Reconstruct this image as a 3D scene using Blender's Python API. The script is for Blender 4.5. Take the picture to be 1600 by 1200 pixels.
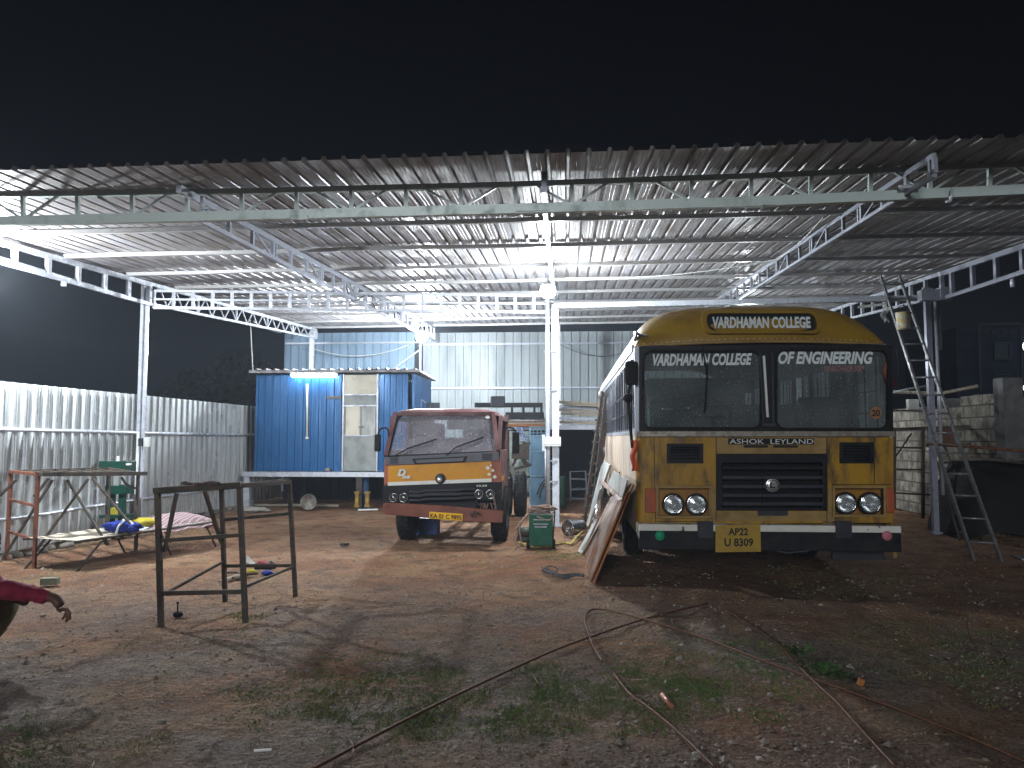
import bpy, bmesh, math, random
from math import sin, cos, pi, radians, sqrt, atan2, hypot
from mathutils import Vector, Matrix, noise
random.seed(7)
for o in list(bpy.data.objects): bpy.data.objects.remove(o)
S = bpy.context.scene
COL = S.collection
# ------------------------------------------------------------------ camera, sky, light
PIT, YAW, FPX = radians(4.0), radians(4.05), 1200.0
CAMZ = 1.5
cd = bpy.data.cameras.new('camera'); cam = bpy.data.objects.new('camera', cd); COL.objects.link(cam)
cam.location = (0, 0, CAMZ); cam.rotation_euler = (pi/2 + PIT, 0, YAW)
cd.sensor_width = 36; cd.lens = 27.0; cd.clip_start = 0.05; cd.clip_end = 2000
S.camera = cam
W = bpy.data.worlds.new('World'); S.world = W; W.use_nodes = True
nt = W.node_tree; bg = nt.nodes['Background']
SUN_EL, SUN_ROT = 38, 200      # faint light from the yard behind the photographer
sky = nt.nodes.new('ShaderNodeTexSky'); sky.sky_type = 'NISHITA'; sky.sun_disc = False
sky.sun_elevation = radians(-4); sky.sun_rotation = radians(SUN_ROT); sky.altitude = 500
mixn = nt.nodes.new('ShaderNodeMix'); mixn.data_type = 'RGBA'; mixn.blend_type = 'ADD'
mixn.inputs['Factor'].default_value = 1.0
tc = nt.nodes.new('ShaderNodeTexCoord'); sp = nt.nodes.new('ShaderNodeSeparateXYZ')
nt.links.new(tc.outputs['Generated'], sp.inputs[0])
mr = nt.nodes.new('ShaderNodeMapRange'); mr.inputs[1].default_value = -0.1; mr.inputs[2].default_value = 0.55
nt.links.new(sp.outputs['Z'], mr.inputs[0])
cr = nt.nodes.new('ShaderNodeValToRGB')
cr.color_ramp.elements[0].color = (0.135, 0.17, 0.27, 1); cr.color_ramp.elements[0].position = 0
cr.color_ramp.elements[1].color = (0.035, 0.042, 0.085, 1); cr.color_ramp.elements[1].position = 1
nt.links.new(mr.outputs[0], cr.inputs[0])
# lens veil from the lamps put into the sky colour, stronger towards the left
mx = nt.nodes.new('ShaderNodeMapRange'); mx.inputs[1].default_value = -0.8; mx.inputs[2].default_value = 0.6
mx.inputs[3].default_value = 1.25; mx.inputs[4].default_value = 0.45
nt.links.new(sp.outputs['X'], mx.inputs[0])
sc_ = nt.nodes.new('ShaderNodeVectorMath'); sc_.operation = 'SCALE'
nt.links.new(cr.outputs[0], sc_.inputs[0]); nt.links.new(mx.outputs[0], sc_.inputs['Scale'])
nt.links.new(sky.outputs[0], mixn.inputs['A']); nt.links.new(sc_.outputs[0], mixn.inputs['B'])
nt.links.new(mixn.outputs['Result'], bg.inputs[0]); bg.inputs[1].default_value = 0.018
sd = bpy.data.lights.new('sun', 'SUN'); sun = bpy.data.objects.new('sun', sd); COL.objects.link(sun)
sd.energy = .66; sd.angle = radians(14); sd.color = (0.93, 0.97, 1.0)
sun.rotation_euler = (radians(80), 0, radians(-9))
S.view_settings.view_transform = 'Standard'; S.view_settings.look = 'None'
S.view_settings.exposure = 0.78; S.view_settings.gamma = 1; S.view_settings.use_curve_mapping = False
S.render.engine = 'CYCLES'
S.cycles.use_denoising = True; S.cycles.sample_clamp_indirect = 4; S.cycles.max_bounces = 7
S.cycles.transparent_max_bounces = 12; S.cycles.caustics_reflective = False; S.cycles.caustics_refractive = False
LED = 1900.0    # radiance of the LED globes

# ------------------------------------------------------------------ measuring from the photograph
_R = Vector((cos(YAW), sin(YAW), 0))
_F = Vector((-sin(YAW)*cos(PIT), cos(YAW)*cos(PIT), sin(PIT)))
_U = Vector((sin(YAW)*sin(PIT), -cos(YAW)*sin(PIT), cos(PIT)))
_C = Vector((0, 0, CAMZ))
def ray(px, py): return _F + _R*((px-800)/FPX) + _U*((600-py)/FPX)
def at(px, py, ax, v):
    d = ray(px, py); return _C + d*((v-_C[ax])/d[ax])
def G(px, py, z=0.0): return at(px, py, 2, z)
def AY(px, py, Y): return at(px, py, 1, Y)
def AX(px, py, X): return at(px, py, 0, X)

# ------------------------------------------------------------------ materials
MATS = {}
def mat(name, col, rough=0.6, metal=0.0, col2=None, scale=3.0, lo=0.4, hi=0.6, detail=6, stretch=(1,1,1),
        bump=0.0, bscale=30.0, emit=None, estr=0.0, trans=0.0, spec=0.28, col3=None, s3=1.0, lo3=.55, hi3=.7, coat=0, ior=1.45, rvar=0.15, bstretch=None):
    if name in MATS: return MATS[name]
    m = bpy.data.materials.new(name); m.use_nodes = True; n = m.node_tree; b = n.nodes['Principled BSDF']
    b.inputs['Roughness'].default_value = rough; b.inputs['Metallic'].default_value = metal
    b.inputs['Specular IOR Level'].default_value = spec
    b.inputs['Transmission Weight'].default_value = trans; b.inputs['IOR'].default_value = ior
    b.inputs['Coat Weight'].default_value = coat
    b.inputs['Base Color'].default_value = (*col, 1)
    if emit: b.inputs['Emission Color'].default_value = (*emit, 1); b.inputs['Emission Strength'].default_value = estr
    co = n.nodes.new('ShaderNodeTexCoord')
    def noi(sc, st, det, off):
        mp = n.nodes.new('ShaderNodeMapping'); mp.inputs['Scale'].default_value = st; mp.inputs['Location'].default_value = (off, off*2.3, off*.7)
        n.links.new(co.outputs['Object'], mp.inputs[0])
        t = n.nodes.new('ShaderNodeTexNoise'); t.inputs['Scale'].default_value = sc; t.inputs['Detail'].default_value = det
        t.inputs['Roughness'].default_value = 0.62
        n.links.new(mp.outputs[0], t.inputs['Vector']); return t
    out = None
    if col2:
        t = noi(scale, stretch, detail, 1.3); r = n.nodes.new('ShaderNodeMapRange'); r.inputs[1].default_value = lo; r.inputs[2].default_value = hi
        n.links.new(t.outputs[0], r.inputs[0])
        x = n.nodes.new('ShaderNodeMix'); x.data_type = 'RGBA'; x.inputs['A'].default_value = (*col, 1); x.inputs['B'].default_value = (*col2, 1)
        n.links.new(r.outputs[0], x.inputs['Factor']); out = x.outputs['Result']
        rr = n.nodes.new('ShaderNodeMapRange'); rr.inputs[3].default_value = max(.04, rough-rvar); rr.inputs[4].default_value = min(1, rough+rvar)
        n.links.new(r.outputs[0], rr.inputs[0]); n.links.new(rr.outputs[0], b.inputs['Roughness'])
    if col3:
        t = noi(s3, stretch, 8, 7.7); r = n.nodes.new('ShaderNodeMapRange'); r.inputs[1].default_value = lo3; r.inputs[2].default_value = hi3
        n.links.new(t.outputs[0], r.inputs[0])
        x = n.nodes.new('ShaderNodeMix'); x.data_type = 'RGBA'
        if out: n.links.new(out, x.inputs['A'])
        else: x.inputs['A'].default_value = (*col, 1)
        x.inputs['B'].default_value = (*col3, 1); n.links.new(r.outputs[0], x.inputs['Factor']); out = x.outputs['Result']
    if out: n.links.new(out, b.inputs['Base Color'])
    if bump:
        t = noi(bscale, bstretch or stretch, 5, 4.1); bp = n.nodes.new('ShaderNodeBump'); bp.inputs['Strength'].default_value = bump
        bp.inputs['Distance'].default_value = 0.02
        n.links.new(t.outputs[0], bp.inputs['Height']); n.links.new(bp.outputs[0], b.inputs['Normal'])
    MATS[name] = m; return m

def sheetmat(name, col, axis, col2, rough, metal, colp, pitch=1.03, streak=(1,1,.15), lo=.45, hi=.75, bump=.12):
    """coated sheet metal: every lapped sheet has its own tone, with stains running along the ribs"""
    m = mat(name, col, rough, metal, col2, 2.2, lo, hi, 8, streak, bump, 3.0)
    n = m.node_tree; b = n.nodes['Principled BSDF']
    src = b.inputs['Base Color'].links[0].from_socket
    co = n.nodes.new('ShaderNodeTexCoord'); s = n.nodes.new('ShaderNodeSeparateXYZ'); n.links.new(co.outputs['Object'], s.inputs[0])
    d = n.nodes.new('ShaderNodeMath'); d.operation = 'DIVIDE'; d.inputs[1].default_value = pitch; n.links.new(s.outputs[axis], d.inputs[0])
    f = n.nodes.new('ShaderNodeMath'); f.operation = 'FLOOR'; n.links.new(d.outputs[0], f.inputs[0])
    w = n.nodes.new('ShaderNodeTexWhiteNoise'); w.noise_dimensions = '1D'; n.links.new(f.outputs[0], w.inputs['W'])
    x = n.nodes.new('ShaderNodeMix'); x.data_type = 'RGBA'; n.links.new(src, x.inputs['A']); x.inputs['B'].default_value = (*colp, 1)
    k = n.nodes.new('ShaderNodeMath'); k.operation = 'MULTIPLY'; k.inputs[1].default_value = .6; n.links.new(w.outputs[0], k.inputs[0])
    n.links.new(k.outputs[0], x.inputs['Factor']); n.links.new(x.outputs['Result'], b.inputs['Base Color'])
    return m

M_roof = sheetmat('roof_sheet_metal', (.37,.37,.40), 'X', (.18,.155,.135), .56, .15, (.23,.205,.19), streak=(2.5,.5,1), lo=.42, hi=.68, bump=.02)
M_fence = sheetmat('galvanised_fence', (.62,.66,.68), 'Y', (.48,.50,.50), .40, .45, (.52,.55,.56), streak=(1,2.0,.25), bump=.04)
M_rear = sheetmat('rear_wall_sheet', (.235,.265,.28), 'X', (.15,.17,.175), .6, .05, (.19,.215,.225), streak=(2,1,.25))
M_rear_haze_tint = sheetmat('rear_wall_haze_tint', (.16,.24,.32), 'X', (.11,.16,.22), .55, .1, (.13,.19,.26), streak=(2,1,.25))  # same wall; the bluish light through haze is put into its colour
M_cabin = sheetmat('cabin_blue_sheet', (.022,.115,.29), 'X', (.016,.085,.22), .36, .15, (.02,.10,.25), streak=(2,1,.25), bump=.25)
M_steel = mat('grey_painted_steel', (.34,.36,.42), .45, .3, (.25,.27,.31), 9, .5, .7, bump=.1)
M_pale = mat('pale_painted_steel', (.48,.51,.57), .42, .2, (.48,.50,.55), 8, .5, .7, bump=.08)
M_rpost = mat('bluish_post_paint', (.22,.23,.29), .5, .2, (.15,.16,.20), 9, .5, .7)
M_green_steel = mat('greenish_primer_steel', (.50,.58,.56), .5, .1, (.38,.44,.42), 6, .5, .7, bump=.1)
M_purlin = mat('purlin_steel', (.52,.52,.52), .42, .4, (.33,.30,.27), 4, .5, .75, stretch=(.4,3,3))
M_dark = mat('weathered_dark_steel', (.045,.04,.037), .7, .3, (.11,.075,.055), 14, .45, .65, bump=.3)
M_bench = mat('stained_bench_steel', (.055,.048,.04), .75, .1, (.12,.09,.065), 11, .45, .65, bump=.35, col3=(.03,.028,.026), s3=5)
M_orange = mat('orange_primer', (.20,.07,.04), .7, .0, (.09,.045,.03), 12, .5, .65, bump=.2)
M_black = mat('black_rubber', (.013,.013,.014), .85, 0, (.035,.03,.026), 9, .45, .7, bump=.3, spec=.15)
M_blackp = mat('black_paint', (.009,.010,.013), .55, 0, (.022,.021,.02), 7, .5, .75, bump=.1, spec=.15)
M_plastic = mat('dark_grey_plastic', (.035,.037,.046), .5, 0, (.05,.05,.055), 8, .5, .7, spec=.15)
M_cowl = mat('cowl_grey_plastic', (.085,.09,.11), .5, 0, (.12,.12,.13), 8, .5, .7)
M_white = mat('white_plastic', (.62,.64,.62), .45, 0, (.5,.5,.47), 8, .5, .7)
M_chrome = mat('worn_chrome', (.62,.63,.64), .22, 1.0, (.35,.34,.33), 12, .5, .7)
M_lamp = mat('lamp_reflector', (.80,.82,.83), .32, .75, (.5,.5,.5), 25, .5, .7)
M_glass = mat('clear_lamp_glass', (.9,.92,.92), .12, 0, trans=.9)
M_buspaint = mat('bus_yellow_paint', (.36,.20,.015), .5, 0, (.24,.125,.016), 3.2, .42, .66, stretch=(2.2,1,.7), bump=.14, bscale=14, col3=(.065,.042,.026), s3=2.6, lo3=.50, hi3=.66)
M_bustan = mat('bus_faded_paint', (.29,.19,.065), .6, 0, (.20,.125,.045), 5, .45, .7, bump=.12, col3=(.13,.08,.04), s3=7, lo3=.6, hi3=.7)
M_dome = mat('bus_dome_paint', (.25,.15,.014), .5, 0, (.18,.10,.012), 3, .45, .7, bump=.1, bscale=8, col3=(.10,.06,.03), s3=3, lo3=.62, hi3=.70)
M_cream = mat('bus_cream_panel', (.50,.40,.31), .6, 0, (.36,.27,.20), 4, .4, .7, stretch=(1,1,.3), bump=.15, col3=(.55,.52,.48), s3=2)
M_busroof = mat('bus_white_roof', (.50,.50,.48), .6, 0, (.30,.28,.25), 4, .5, .7)
M_int = mat('bus_interior_grey', (.24,.25,.24), .6, 0, (.16,.16,.155), 3, .45, .65)
M_seat = mat('vinyl_seat_green', (.07,.12,.13), .5, 0, (.05,.08,.09), 5, .45, .65)
M_chip = mat('chipped_white_paint', (.62,.62,.58), .55, 0, (.5,.49,.45), 6, .45, .7, col3=(.05,.05,.055), s3=6, lo3=.58, hi3=.61)
M_ltext = mat('sticker_white', (.62,.68,.70), .6, 0, (.45,.5,.52), 30, .5, .7)
M_redtext = mat('faded_red_sticker', (.30,.15,.15), .6)
M_plate = mat('yellow_number_plate', (.36,.23,.035), .5, 0, (.28,.17,.03), 9, .5, .7)
M_plate2 = mat('bright_yellow_plate', (.80,.45,.01), .45, 0, (.7,.38,.01), 9, .5, .7)
M_ink = mat('black_ink', (.01,.01,.01), .6)
M_truck = mat('truck_maroon_paint', (.105,.046,.046), .5, 0, (.085,.038,.038), 5, .45, .7, bump=.1, col3=(.17,.10,.10), s3=3, lo3=.5, hi3=.7)
M_trucko = mat('truck_orange_paint', (.31,.085,.045), .45, 0, (.22,.065,.04), 5, .45, .7, bump=.1, col3=(.6,.45,.38), s3=9, lo3=.66, hi3=.69)
M_trucky = mat('truck_yellow_paint', (.52,.235,.006), .4, 0, (.38,.165,.006), 3.5, .45, .75, bump=.12, bscale=6)
M_bumper = mat('bumper_red_brown', (.19,.065,.042), .55, 0, (.12,.045,.034), 6, .45, .7, bump=.15)
M_rust = mat('rusty_plate', (.20,.085,.045), .7, .1, (.09,.05,.035), 3.5, .38, .62, stretch=(1,.8,.8), bump=.25, col3=(.24,.20,.18), s3=2.6, lo3=.46, hi3=.58)
M_rustedge = mat('rust_orange_edge', (.42,.16,.04), .7, .1, (.28,.11,.05), 6, .4, .65, bump=.2)
M_whitepl = mat('scuffed_white_sheet', (.48,.50,.48), .5, 0, (.32,.33,.32), 4, .45, .65, stretch=(1,1,.3), col3=(.2,.13,.09), s3=5, lo3=.6, hi3=.7)
M_pressg = mat('dark_green_press', (.005,.045,.03), .5, 0, (.004,.025,.018), 5, .5, .7)
M_greenm = mat('green_machine_paint', (.010,.085,.05), .4, 0, (.008,.055,.035), 5, .5, .7, bump=.08, col3=(.05,.06,.05), s3=8, lo3=.62, hi3=.68)
M_cableb = mat('dusty_brown_cable', (.16,.11,.09), .8, 0, (.26,.18,.15), 16, .4, .6)
M_cabled = mat('dark_cable', (.035,.035,.04), .7)
M_cablew = mat('white_cable', (.42,.43,.42), .6)
M_wood = mat('weathered_wood', (.34,.30,.24), .8, 0, (.20,.17,.13), 5, .4, .65, stretch=(.5,6,6), bump=.3)
M_blue = mat('blue_cloth', (.012,.032,.27), .75, 0, (.008,.018,.14), 9, .45, .65, bump=.3, bscale=12)
M_yel = mat('yellow_cloth', (.42,.35,.03), .8, 0, (.30,.25,.03), 9, .45, .65, bump=.2, bscale=14)
M_cotw = mat('pale_cot_webbing', (.52,.47,.38), .85, 0, (.38,.34,.28), 7, .45, .65, bump=.2)
M_red = mat('magenta_red_sleeve', (.25,.018,.05), .85, 0, (.17,.012,.035), 8, .45, .65, bump=.5, bscale=14)
M_khaki = mat('khaki_cloth', (.16,.14,.07), .85, 0, (.12,.10,.05), 6, .45, .65, bump=.3, bscale=12)
M_skin = mat('brown_skin', (.13,.062,.04), .5, 0, (.10,.048,.032), 9, .45, .65)
M_hair = mat('black_hair', (.012,.01,.009), .6)
M_bluegate = mat('blue_cabinet_paint', (.12,.22,.32), .5, .1, (.10,.18,.26), 4, .45, .65)
M_brick = mat('concrete_brick', (.17,.17,.12), .9, 0, (.11,.11,.08), 12, .45, .65, bump=.5)
M_rod = mat('rusty_rod', (.10,.045,.025), .75, .3, (.20,.10,.06), 30, .45, .65)
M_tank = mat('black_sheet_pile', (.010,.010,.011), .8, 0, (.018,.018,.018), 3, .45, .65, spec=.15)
M_led = mat('lit_led_globe', (1,1,1), .5, emit=(.90,.96,1.0), estr=LED)
M_tube = mat('lit_tube', (1,1,1), .5, emit=(.82,.92,1.0), estr=62)
M_far = mat('lit_far_lamp', (1,1,1), .5, emit=(.85,.95,1.0), estr=5)

def check_material(name, c1, c2, sc):
    m = bpy.data.materials.new(name); m.use_nodes = True; n = m.node_tree; b = n.nodes['Principled BSDF']
    b.inputs['Roughness'].default_value = .9
    co = n.nodes.new('ShaderNodeTexCoord'); s = n.nodes.new('ShaderNodeSeparateXYZ'); n.links.new(co.outputs['Object'], s.inputs[0])
    fac = None
    for ax in ('X', 'Y'):
        a = n.nodes.new('ShaderNodeMath'); a.operation = 'MULTIPLY'; a.inputs[1].default_value = sc; n.links.new(s.outputs[ax], a.inputs[0])
        f = n.nodes.new('ShaderNodeMath'); f.operation = 'FRACT'; n.links.new(a.outputs[0], f.inputs[0])
        g = n.nodes.new('ShaderNodeMath'); g.operation = 'LESS_THAN'; g.inputs[1].default_value = .25; n.links.new(f.outputs[0], g.inputs[0])
        if fac is None: fac = g
        else:
            q = n.nodes.new('ShaderNodeMath'); q.operation = 'MAXIMUM'; n.links.new(fac.outputs[0], q.inputs[0]); n.links.new(g.outputs[0], q.inputs[1]); fac = q
    x = n.nodes.new('ShaderNodeMix'); x.data_type = 'RGBA'; x.inputs['A'].default_value = (*c1, 1); x.inputs['B'].default_value = (*c2, 1)
    n.links.new(fac.outputs[0], x.inputs['Factor']); n.links.new(x.outputs['Result'], b.inputs['Base Color'])
    return m
M_check = check_material('checked_blanket', (.22,.10,.12), (.48,.42,.43), 24)

def glass_material(name, tint, dust, amount):
    m = bpy.data.materials.new(name); m.use_nodes = True; n = m.node_tree
    b = n.nodes['Principled BSDF']; out = n.nodes['Material Output']
    b.inputs['Base Color'].default_value = (*dust, 1); b.inputs['Roughness'].default_value = .6
    gl = n.nodes.new('ShaderNodeBsdfGlossy'); gl.inputs['Roughness'].default_value = .03; gl.inputs['Color'].default_value = (1,1,1,1)
    tr = n.nodes.new('ShaderNodeBsdfTransparent'); tr.inputs['Color'].default_value = (*tint, 1)
    fr = n.nodes.new('ShaderNodeFresnel'); fr.inputs['IOR'].default_value = 1.5
    m1 = n.nodes.new('ShaderNodeMixShader'); n.links.new(fr.outputs[0], m1.inputs[0]); n.links.new(tr.outputs[0], m1.inputs[1]); n.links.new(gl.outputs[0], m1.inputs[2])
    co = n.nodes.new('ShaderNodeTexCoord'); t = n.nodes.new('ShaderNodeTexNoise'); t.inputs['Scale'].default_value = 2.5; t.inputs['Detail'].default_value = 8
    n.links.new(co.outputs['Object'], t.inputs['Vector'])
    t2 = n.nodes.new('ShaderNodeTexNoise'); t2.inputs['Scale'].default_value = 60; n.links.new(co.outputs['Object'], t2.inputs['Vector'])
    r2 = n.nodes.new('ShaderNodeMapRange'); r2.inputs[1].default_value = .66; r2.inputs[2].default_value = .70; n.links.new(t2.outputs[0], r2.inputs[0])
    r = n.nodes.new('ShaderNodeMapRange'); r.inputs[1].default_value = .3; r.inputs[2].default_value = .75; r.inputs[3].default_value = amount*.6; r.inputs[4].default_value = amount*1.5
    n.links.new(t.outputs[0], r.inputs[0])
    mxx = n.nodes.new('ShaderNodeMath'); mxx.operation = 'MAXIMUM'; n.links.new(r.outputs[0], mxx.inputs[0]); n.links.new(r2.outputs[0], mxx.inputs[1])
    m2 = n.nodes.new('ShaderNodeMixShader'); n.links.new(mxx.outputs[0], m2.inputs[0]); n.links.new(m1.outputs[0], m2.inputs[1]); n.links.new(b.outputs[0], m2.inputs[2])
    n.links.new(m2.outputs[0], out.inputs['Surface']); return m
M_busglass = glass_material('dusty_bus_glass', (.55,.60,.60), (.24,.26,.27), .20)
M_truckglass = glass_material('dusty_truck_glass', (.8,.84,.86), (.36,.33,.37), .26)

# ------------------------------------------------------------------ mesh helper
class B:
    def __init__(s): s.bm = bmesh.new()
    def face(s, pts, mi=0, smooth=False):
        vs = [s.bm.verts.new(p) for p in pts]
        try: f = s.bm.faces.new(vs); f.material_index = mi; f.smooth = smooth
        except ValueError: pass
        return s
    def box(s, c, d, rot=None, mi=0, bev=0.0):
        t = bmesh.new(); bmesh.ops.create_cube(t, size=1)
        for v in t.verts: v.co = Vector((v.co.x*d[0], v.co.y*d[1], v.co.z*d[2]))
        if bev: bmesh.ops.bevel(t, geom=list(t.edges), offset=bev, segments=2, affect='EDGES', profile=.6)
        M = Matrix.Translation(Vector(c)) @ ((rot if rot else Matrix.Identity(3)).to_4x4())
        return s._add(t, M, mi)
    def _add(s, t, M, mi=0, smooth=False):
        t.verts.index_update(); mp = {}
        for v in t.verts: mp[v.index] = s.bm.verts.new(M @ v.co)
        for f in t.faces:
            try: g = s.bm.faces.new([mp[v.index] for v in f.verts]); g.material_index = mi; g.smooth = smooth or f.smooth
            except ValueError: pass
        t.free(); return s
    def beam(s, a, b, w, h=None, mi=0, up=(0,0,1), bev=0.0):
        a, b = Vector(a), Vector(b); h = h or w; d = b-a; L = d.length
        if L < 1e-5: return s
        y = d/L; u = Vector(up)
        if abs(y.dot(u)) > .98: u = Vector((0,1,0)) if abs(y.y) < .9 else Vector((1,0,0))
        x = y.cross(u).normalized(); z = x.cross(y).normalized()
        rot = Matrix((x, y, z)).transposed()
        return s.box((a+b)/2, (w, L, h), rot, mi, bev)
    def cyl(s, a, b, r, r2=None, n=14, mi=0, caps=True, smooth=True):
        a, b = Vector(a), Vector(b); r2 = r if r2 is None else r2; d = (b-a)
        y = d.normalized(); u = Vector((0,0,1)) if abs(y.z) < .9 else Vector((1,0,0))
        x = y.cross(u).normalized(); z = x.cross(y).normalized()
        A = [s.bm.verts.new(a + (x*cos(2*pi*i/n)+z*sin(2*pi*i/n))*r) for i in range(n)]
        C = [s.bm.verts.new(b + (x*cos(2*pi*i/n)+z*sin(2*pi*i/n))*r2) for i in range(n)]
        for i in range(n):
            f = s.bm.faces.new((A[i], A[(i+1)%n], C[(i+1)%n], C[i])); f.smooth = smooth; f.material_index = mi
        if caps:
            for V in (A[::-1], C):
                f = s.bm.faces.new(V); f.material_index = mi
        return s
    def lathe(s, c, axis, prof, n=24, mi=0):
        """prof: (distance along the axis, radius) pairs"""
        c = Vector(c); y = Vector(axis).normalized(); u = Vector((0,0,1)) if abs(y.z) < .9 else Vector((1,0,0))
        x = y.cross(u).normalized(); z = x.cross(y).normalized(); rings = []
        for (t, r) in prof:
            rings.append([s.bm.verts.new(c + y*t + (x*cos(2*pi*i/n)+z*sin(2*pi*i/n))*max(r, 1e-4)) for i in range(n)])
        for k in range(len(rings)-1):
            for i in range(n):
                f = s.bm.faces.new((rings[k][i], rings[k][(i+1)%n], rings[k+1][(i+1)%n], rings[k+1][i])); f.smooth = True; f.material_index = mi
        return s
    def tube(s, pts, r, n=8, mi=0, rad=None):
        pts = [Vector(p) for p in pts]; prev = None; rings = []
        for k, p in enumerate(pts):
            d = (pts[min(k+1, len(pts)-1)] - pts[max(k-1, 0)])
            if d.length < 1e-9: d = Vector((0,0,1))
            d.normalize()
            if prev is None:
                u = Vector((0,0,1)) if abs(d.z) < .9 else Vector((1,0,0)); x = d.cross(u).normalized()
            else:
                x = (prev - d*prev.dot(d))
                x = x.normalized() if x.length > 1e-6 else d.cross(Vector((0,0,1))).normalized()
            prev = x; z = x.cross(d); rr = rad[k] if rad else r
            rings.append([s.bm.verts.new(p + (x*cos(2*pi*i/n)+z*sin(2*pi*i/n))*rr) for i in range(n)])
        for k in range(len(rings)-1):
            for i in range(n):
                f = s.bm.faces.new((rings[k][i], rings[k][(i+1)%n], rings[k+1][(i+1)%n], rings[k+1][i])); f.smooth = True; f.material_index = mi
        for V in (rings[0][::-1], rings[-1]):
            f = s.bm.faces.new(V); f.material_index = mi
        return s
    def plate(s, outer, holes, fn, dvec, mi=0, bev=0):
        """2D outline with holes, mapped by fn to 3D and given the thickness dvec"""
        t = bmesh.new(); edges = []
        for loop in [outer]+list(holes):
            vs = [t.verts.new((p[0], p[1], 0)) for p in loop]
            for i in range(len(vs)): edges.append(t.edges.new((vs[i], vs[(i+1) % len(vs)])))
        bmesh.ops.triangle_fill(t, use_beauty=True, edges=edges)
        bmesh.ops.dissolve_limit(t, angle_limit=.01, verts=t.verts, edges=t.edges) if not holes else None
        t.verts.index_update(); top = {}; bot = {}; dv = Vector(dvec)
        for v in t.verts:
            p = Vector(fn(v.co.x, v.co.y)); top[v.index] = s.bm.verts.new(p); bot[v.index] = s.bm.verts.new(p+dv)
        for f in t.faces:
            for mp, rev in ((top, False), (bot, True)):
                vs = [mp[v.index] for v in f.verts]
                if rev: vs = vs[::-1]
                try: g = s.bm.faces.new(vs); g.material_index = mi
                except ValueError: pass
        for e in t.edges:
            if len(e.link_faces) == 1:
                i, j = e.verts[0].index, e.verts[1].index
                try: g = s.bm.faces.new((top[i], top[j], bot[j], bot[i])); g.material_index = mi
                except ValueError: pass
        t.free(); return s
    def grid(s, nu, nv, fn, mi=0, smooth=True, closed_u=False):
        V = [[s.bm.verts.new(fn(i/nu, j/nv)) for i in range(nu + (0 if closed_u else 1))] for j in range(nv+1)]
        for j in range(nv):
            for i in range(nu):
                i2 = (i+1) % len(V[j]) if closed_u else i+1
                f = s.bm.faces.new((V[j][i], V[j][i2], V[j+1][i2], V[j+1][i])); f.smooth = smooth; f.material_index = mi
        return s
    def blob(s, c, r, sub=2, amp=0.0, fr=3.0, rot=None, mi=0, seed=0, smooth=True):
        t = bmesh.new(); bmesh.ops.create_icosphere(t, subdivisions=sub, radius=1)
        for v in t.verts:
            k = 1 + amp*noise.noise(v.co*fr + Vector((seed*3.1, seed*1.7, seed)))
            v.co = Vector((v.co.x*r[0]*k, v.co.y*r[1]*k, v.co.z*r[2]*k))
        return s._add(t, Matrix.Translation(Vector(c)) @ ((rot if rot else Matrix.Identity(3)).to_4x4()), mi, smooth)
    def sheet(s, o, u, l, n, width, length, pitch, rw, rh, mi=0, segs=1, wob=0.0, wfr=1.0):
        """trapezoid-ribbed sheet: ribs repeat along u, run along l, stand out along n"""
        o, u, l, n = Vector(o), Vector(u).normalized(), Vector(l).normalized(), Vector(n).normalized()
        prof = []; k = int(width/pitch)
        for i in range(k):
            a = i*pitch; f = pitch-rw
            prof += [(a, 0), (a+f*.33, 0), (a+f*.36, rh*.12), (a+f*.40, 0), (a+f*.64, 0), (a+f*.67, rh*.12), (a+f*.71, 0), (a+f, 0), (a+f+rw*.28, rh), (a+f+rw*.72, rh)]
        prof.append((k*pitch, 0)); rows = []
        for j in range(segs+1):
            t = length*j/segs
            row = []
            for (a, h) in prof:
                w = wob*noise.noise(Vector((a*wfr*1.3, t*wfr*.9, 3.3))) if wob else 0
                row.append(s.bm.verts.new(o + u*a + l*t + n*(h+w)))
            rows.append(row)
        for j in range(segs):
            for i in range(len(prof)-1):
                f = s.bm.faces.new((rows[j][i], rows[j][i+1], rows[j+1][i+1], rows[j+1][i])); f.material_index = mi
        return s
    def text(s, body, fn, width, height, shear=0.0, bold=0.0, depth=.003, mi=0, space=1.0):
        """lettering: fn maps (u 0..width, v 0..height, thickness) to 3D"""
        cu = bpy.data.curves.new('t', 'FONT'); cu.body = body; cu.shear = shear; cu.offset = bold; cu.space_character = space
        cu.resolution_u = 3
        ob = bpy.data.objects.new('t', cu); COL.objects.link(ob)
        dg = bpy.context.evaluated_depsgraph_get(); me = bpy.data.meshes.new_from_object(ob.evaluated_get(dg))
        xs = [v.co.x for v in me.vertices]; ys = [v.co.y for v in me.vertices]
        x0, x1, y0, y1 = min(xs), max(xs), min(ys), max(ys)
        vs = [s.bm.verts.new(fn((v.co.x-x0)/(x1-x0)*width, (v.co.y-y0)/(y1-y0)*height, 0)) for v in me.vertices]
        for p in me.polygons:
            try: g = s.bm.faces.new([vs[i] for i in p.vertices]); g.material_index = mi
            except ValueError: pass
        bpy.data.objects.remove(ob); bpy.data.curves.remove(cu); bpy.data.meshes.remove(me)
        return s
    def build(s, name, m, parent=None, origin=None, bevel=0.0, keep=False):
        org = Vector(origin) if origin is not None else Vector((0,0,0))
        p = parent
        while p is not None: org = Vector(p.location) if p.parent is None else org; p = p.parent
        bmesh.ops.recalc_face_normals(s.bm, faces=s.bm.faces) if not keep else None
        for v in s.bm.verts: v.co -= org
        me = bpy.data.meshes.new(name); s.bm.to_mesh(me); s.bm.free()
        for q in (m if isinstance(m, (list, tuple)) else [m]): me.materials.append(q)
        o = bpy.data.objects.new(name, me); COL.objects.link(o)
        if parent is not None: o.parent = parent
        else: o.location = org
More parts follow.
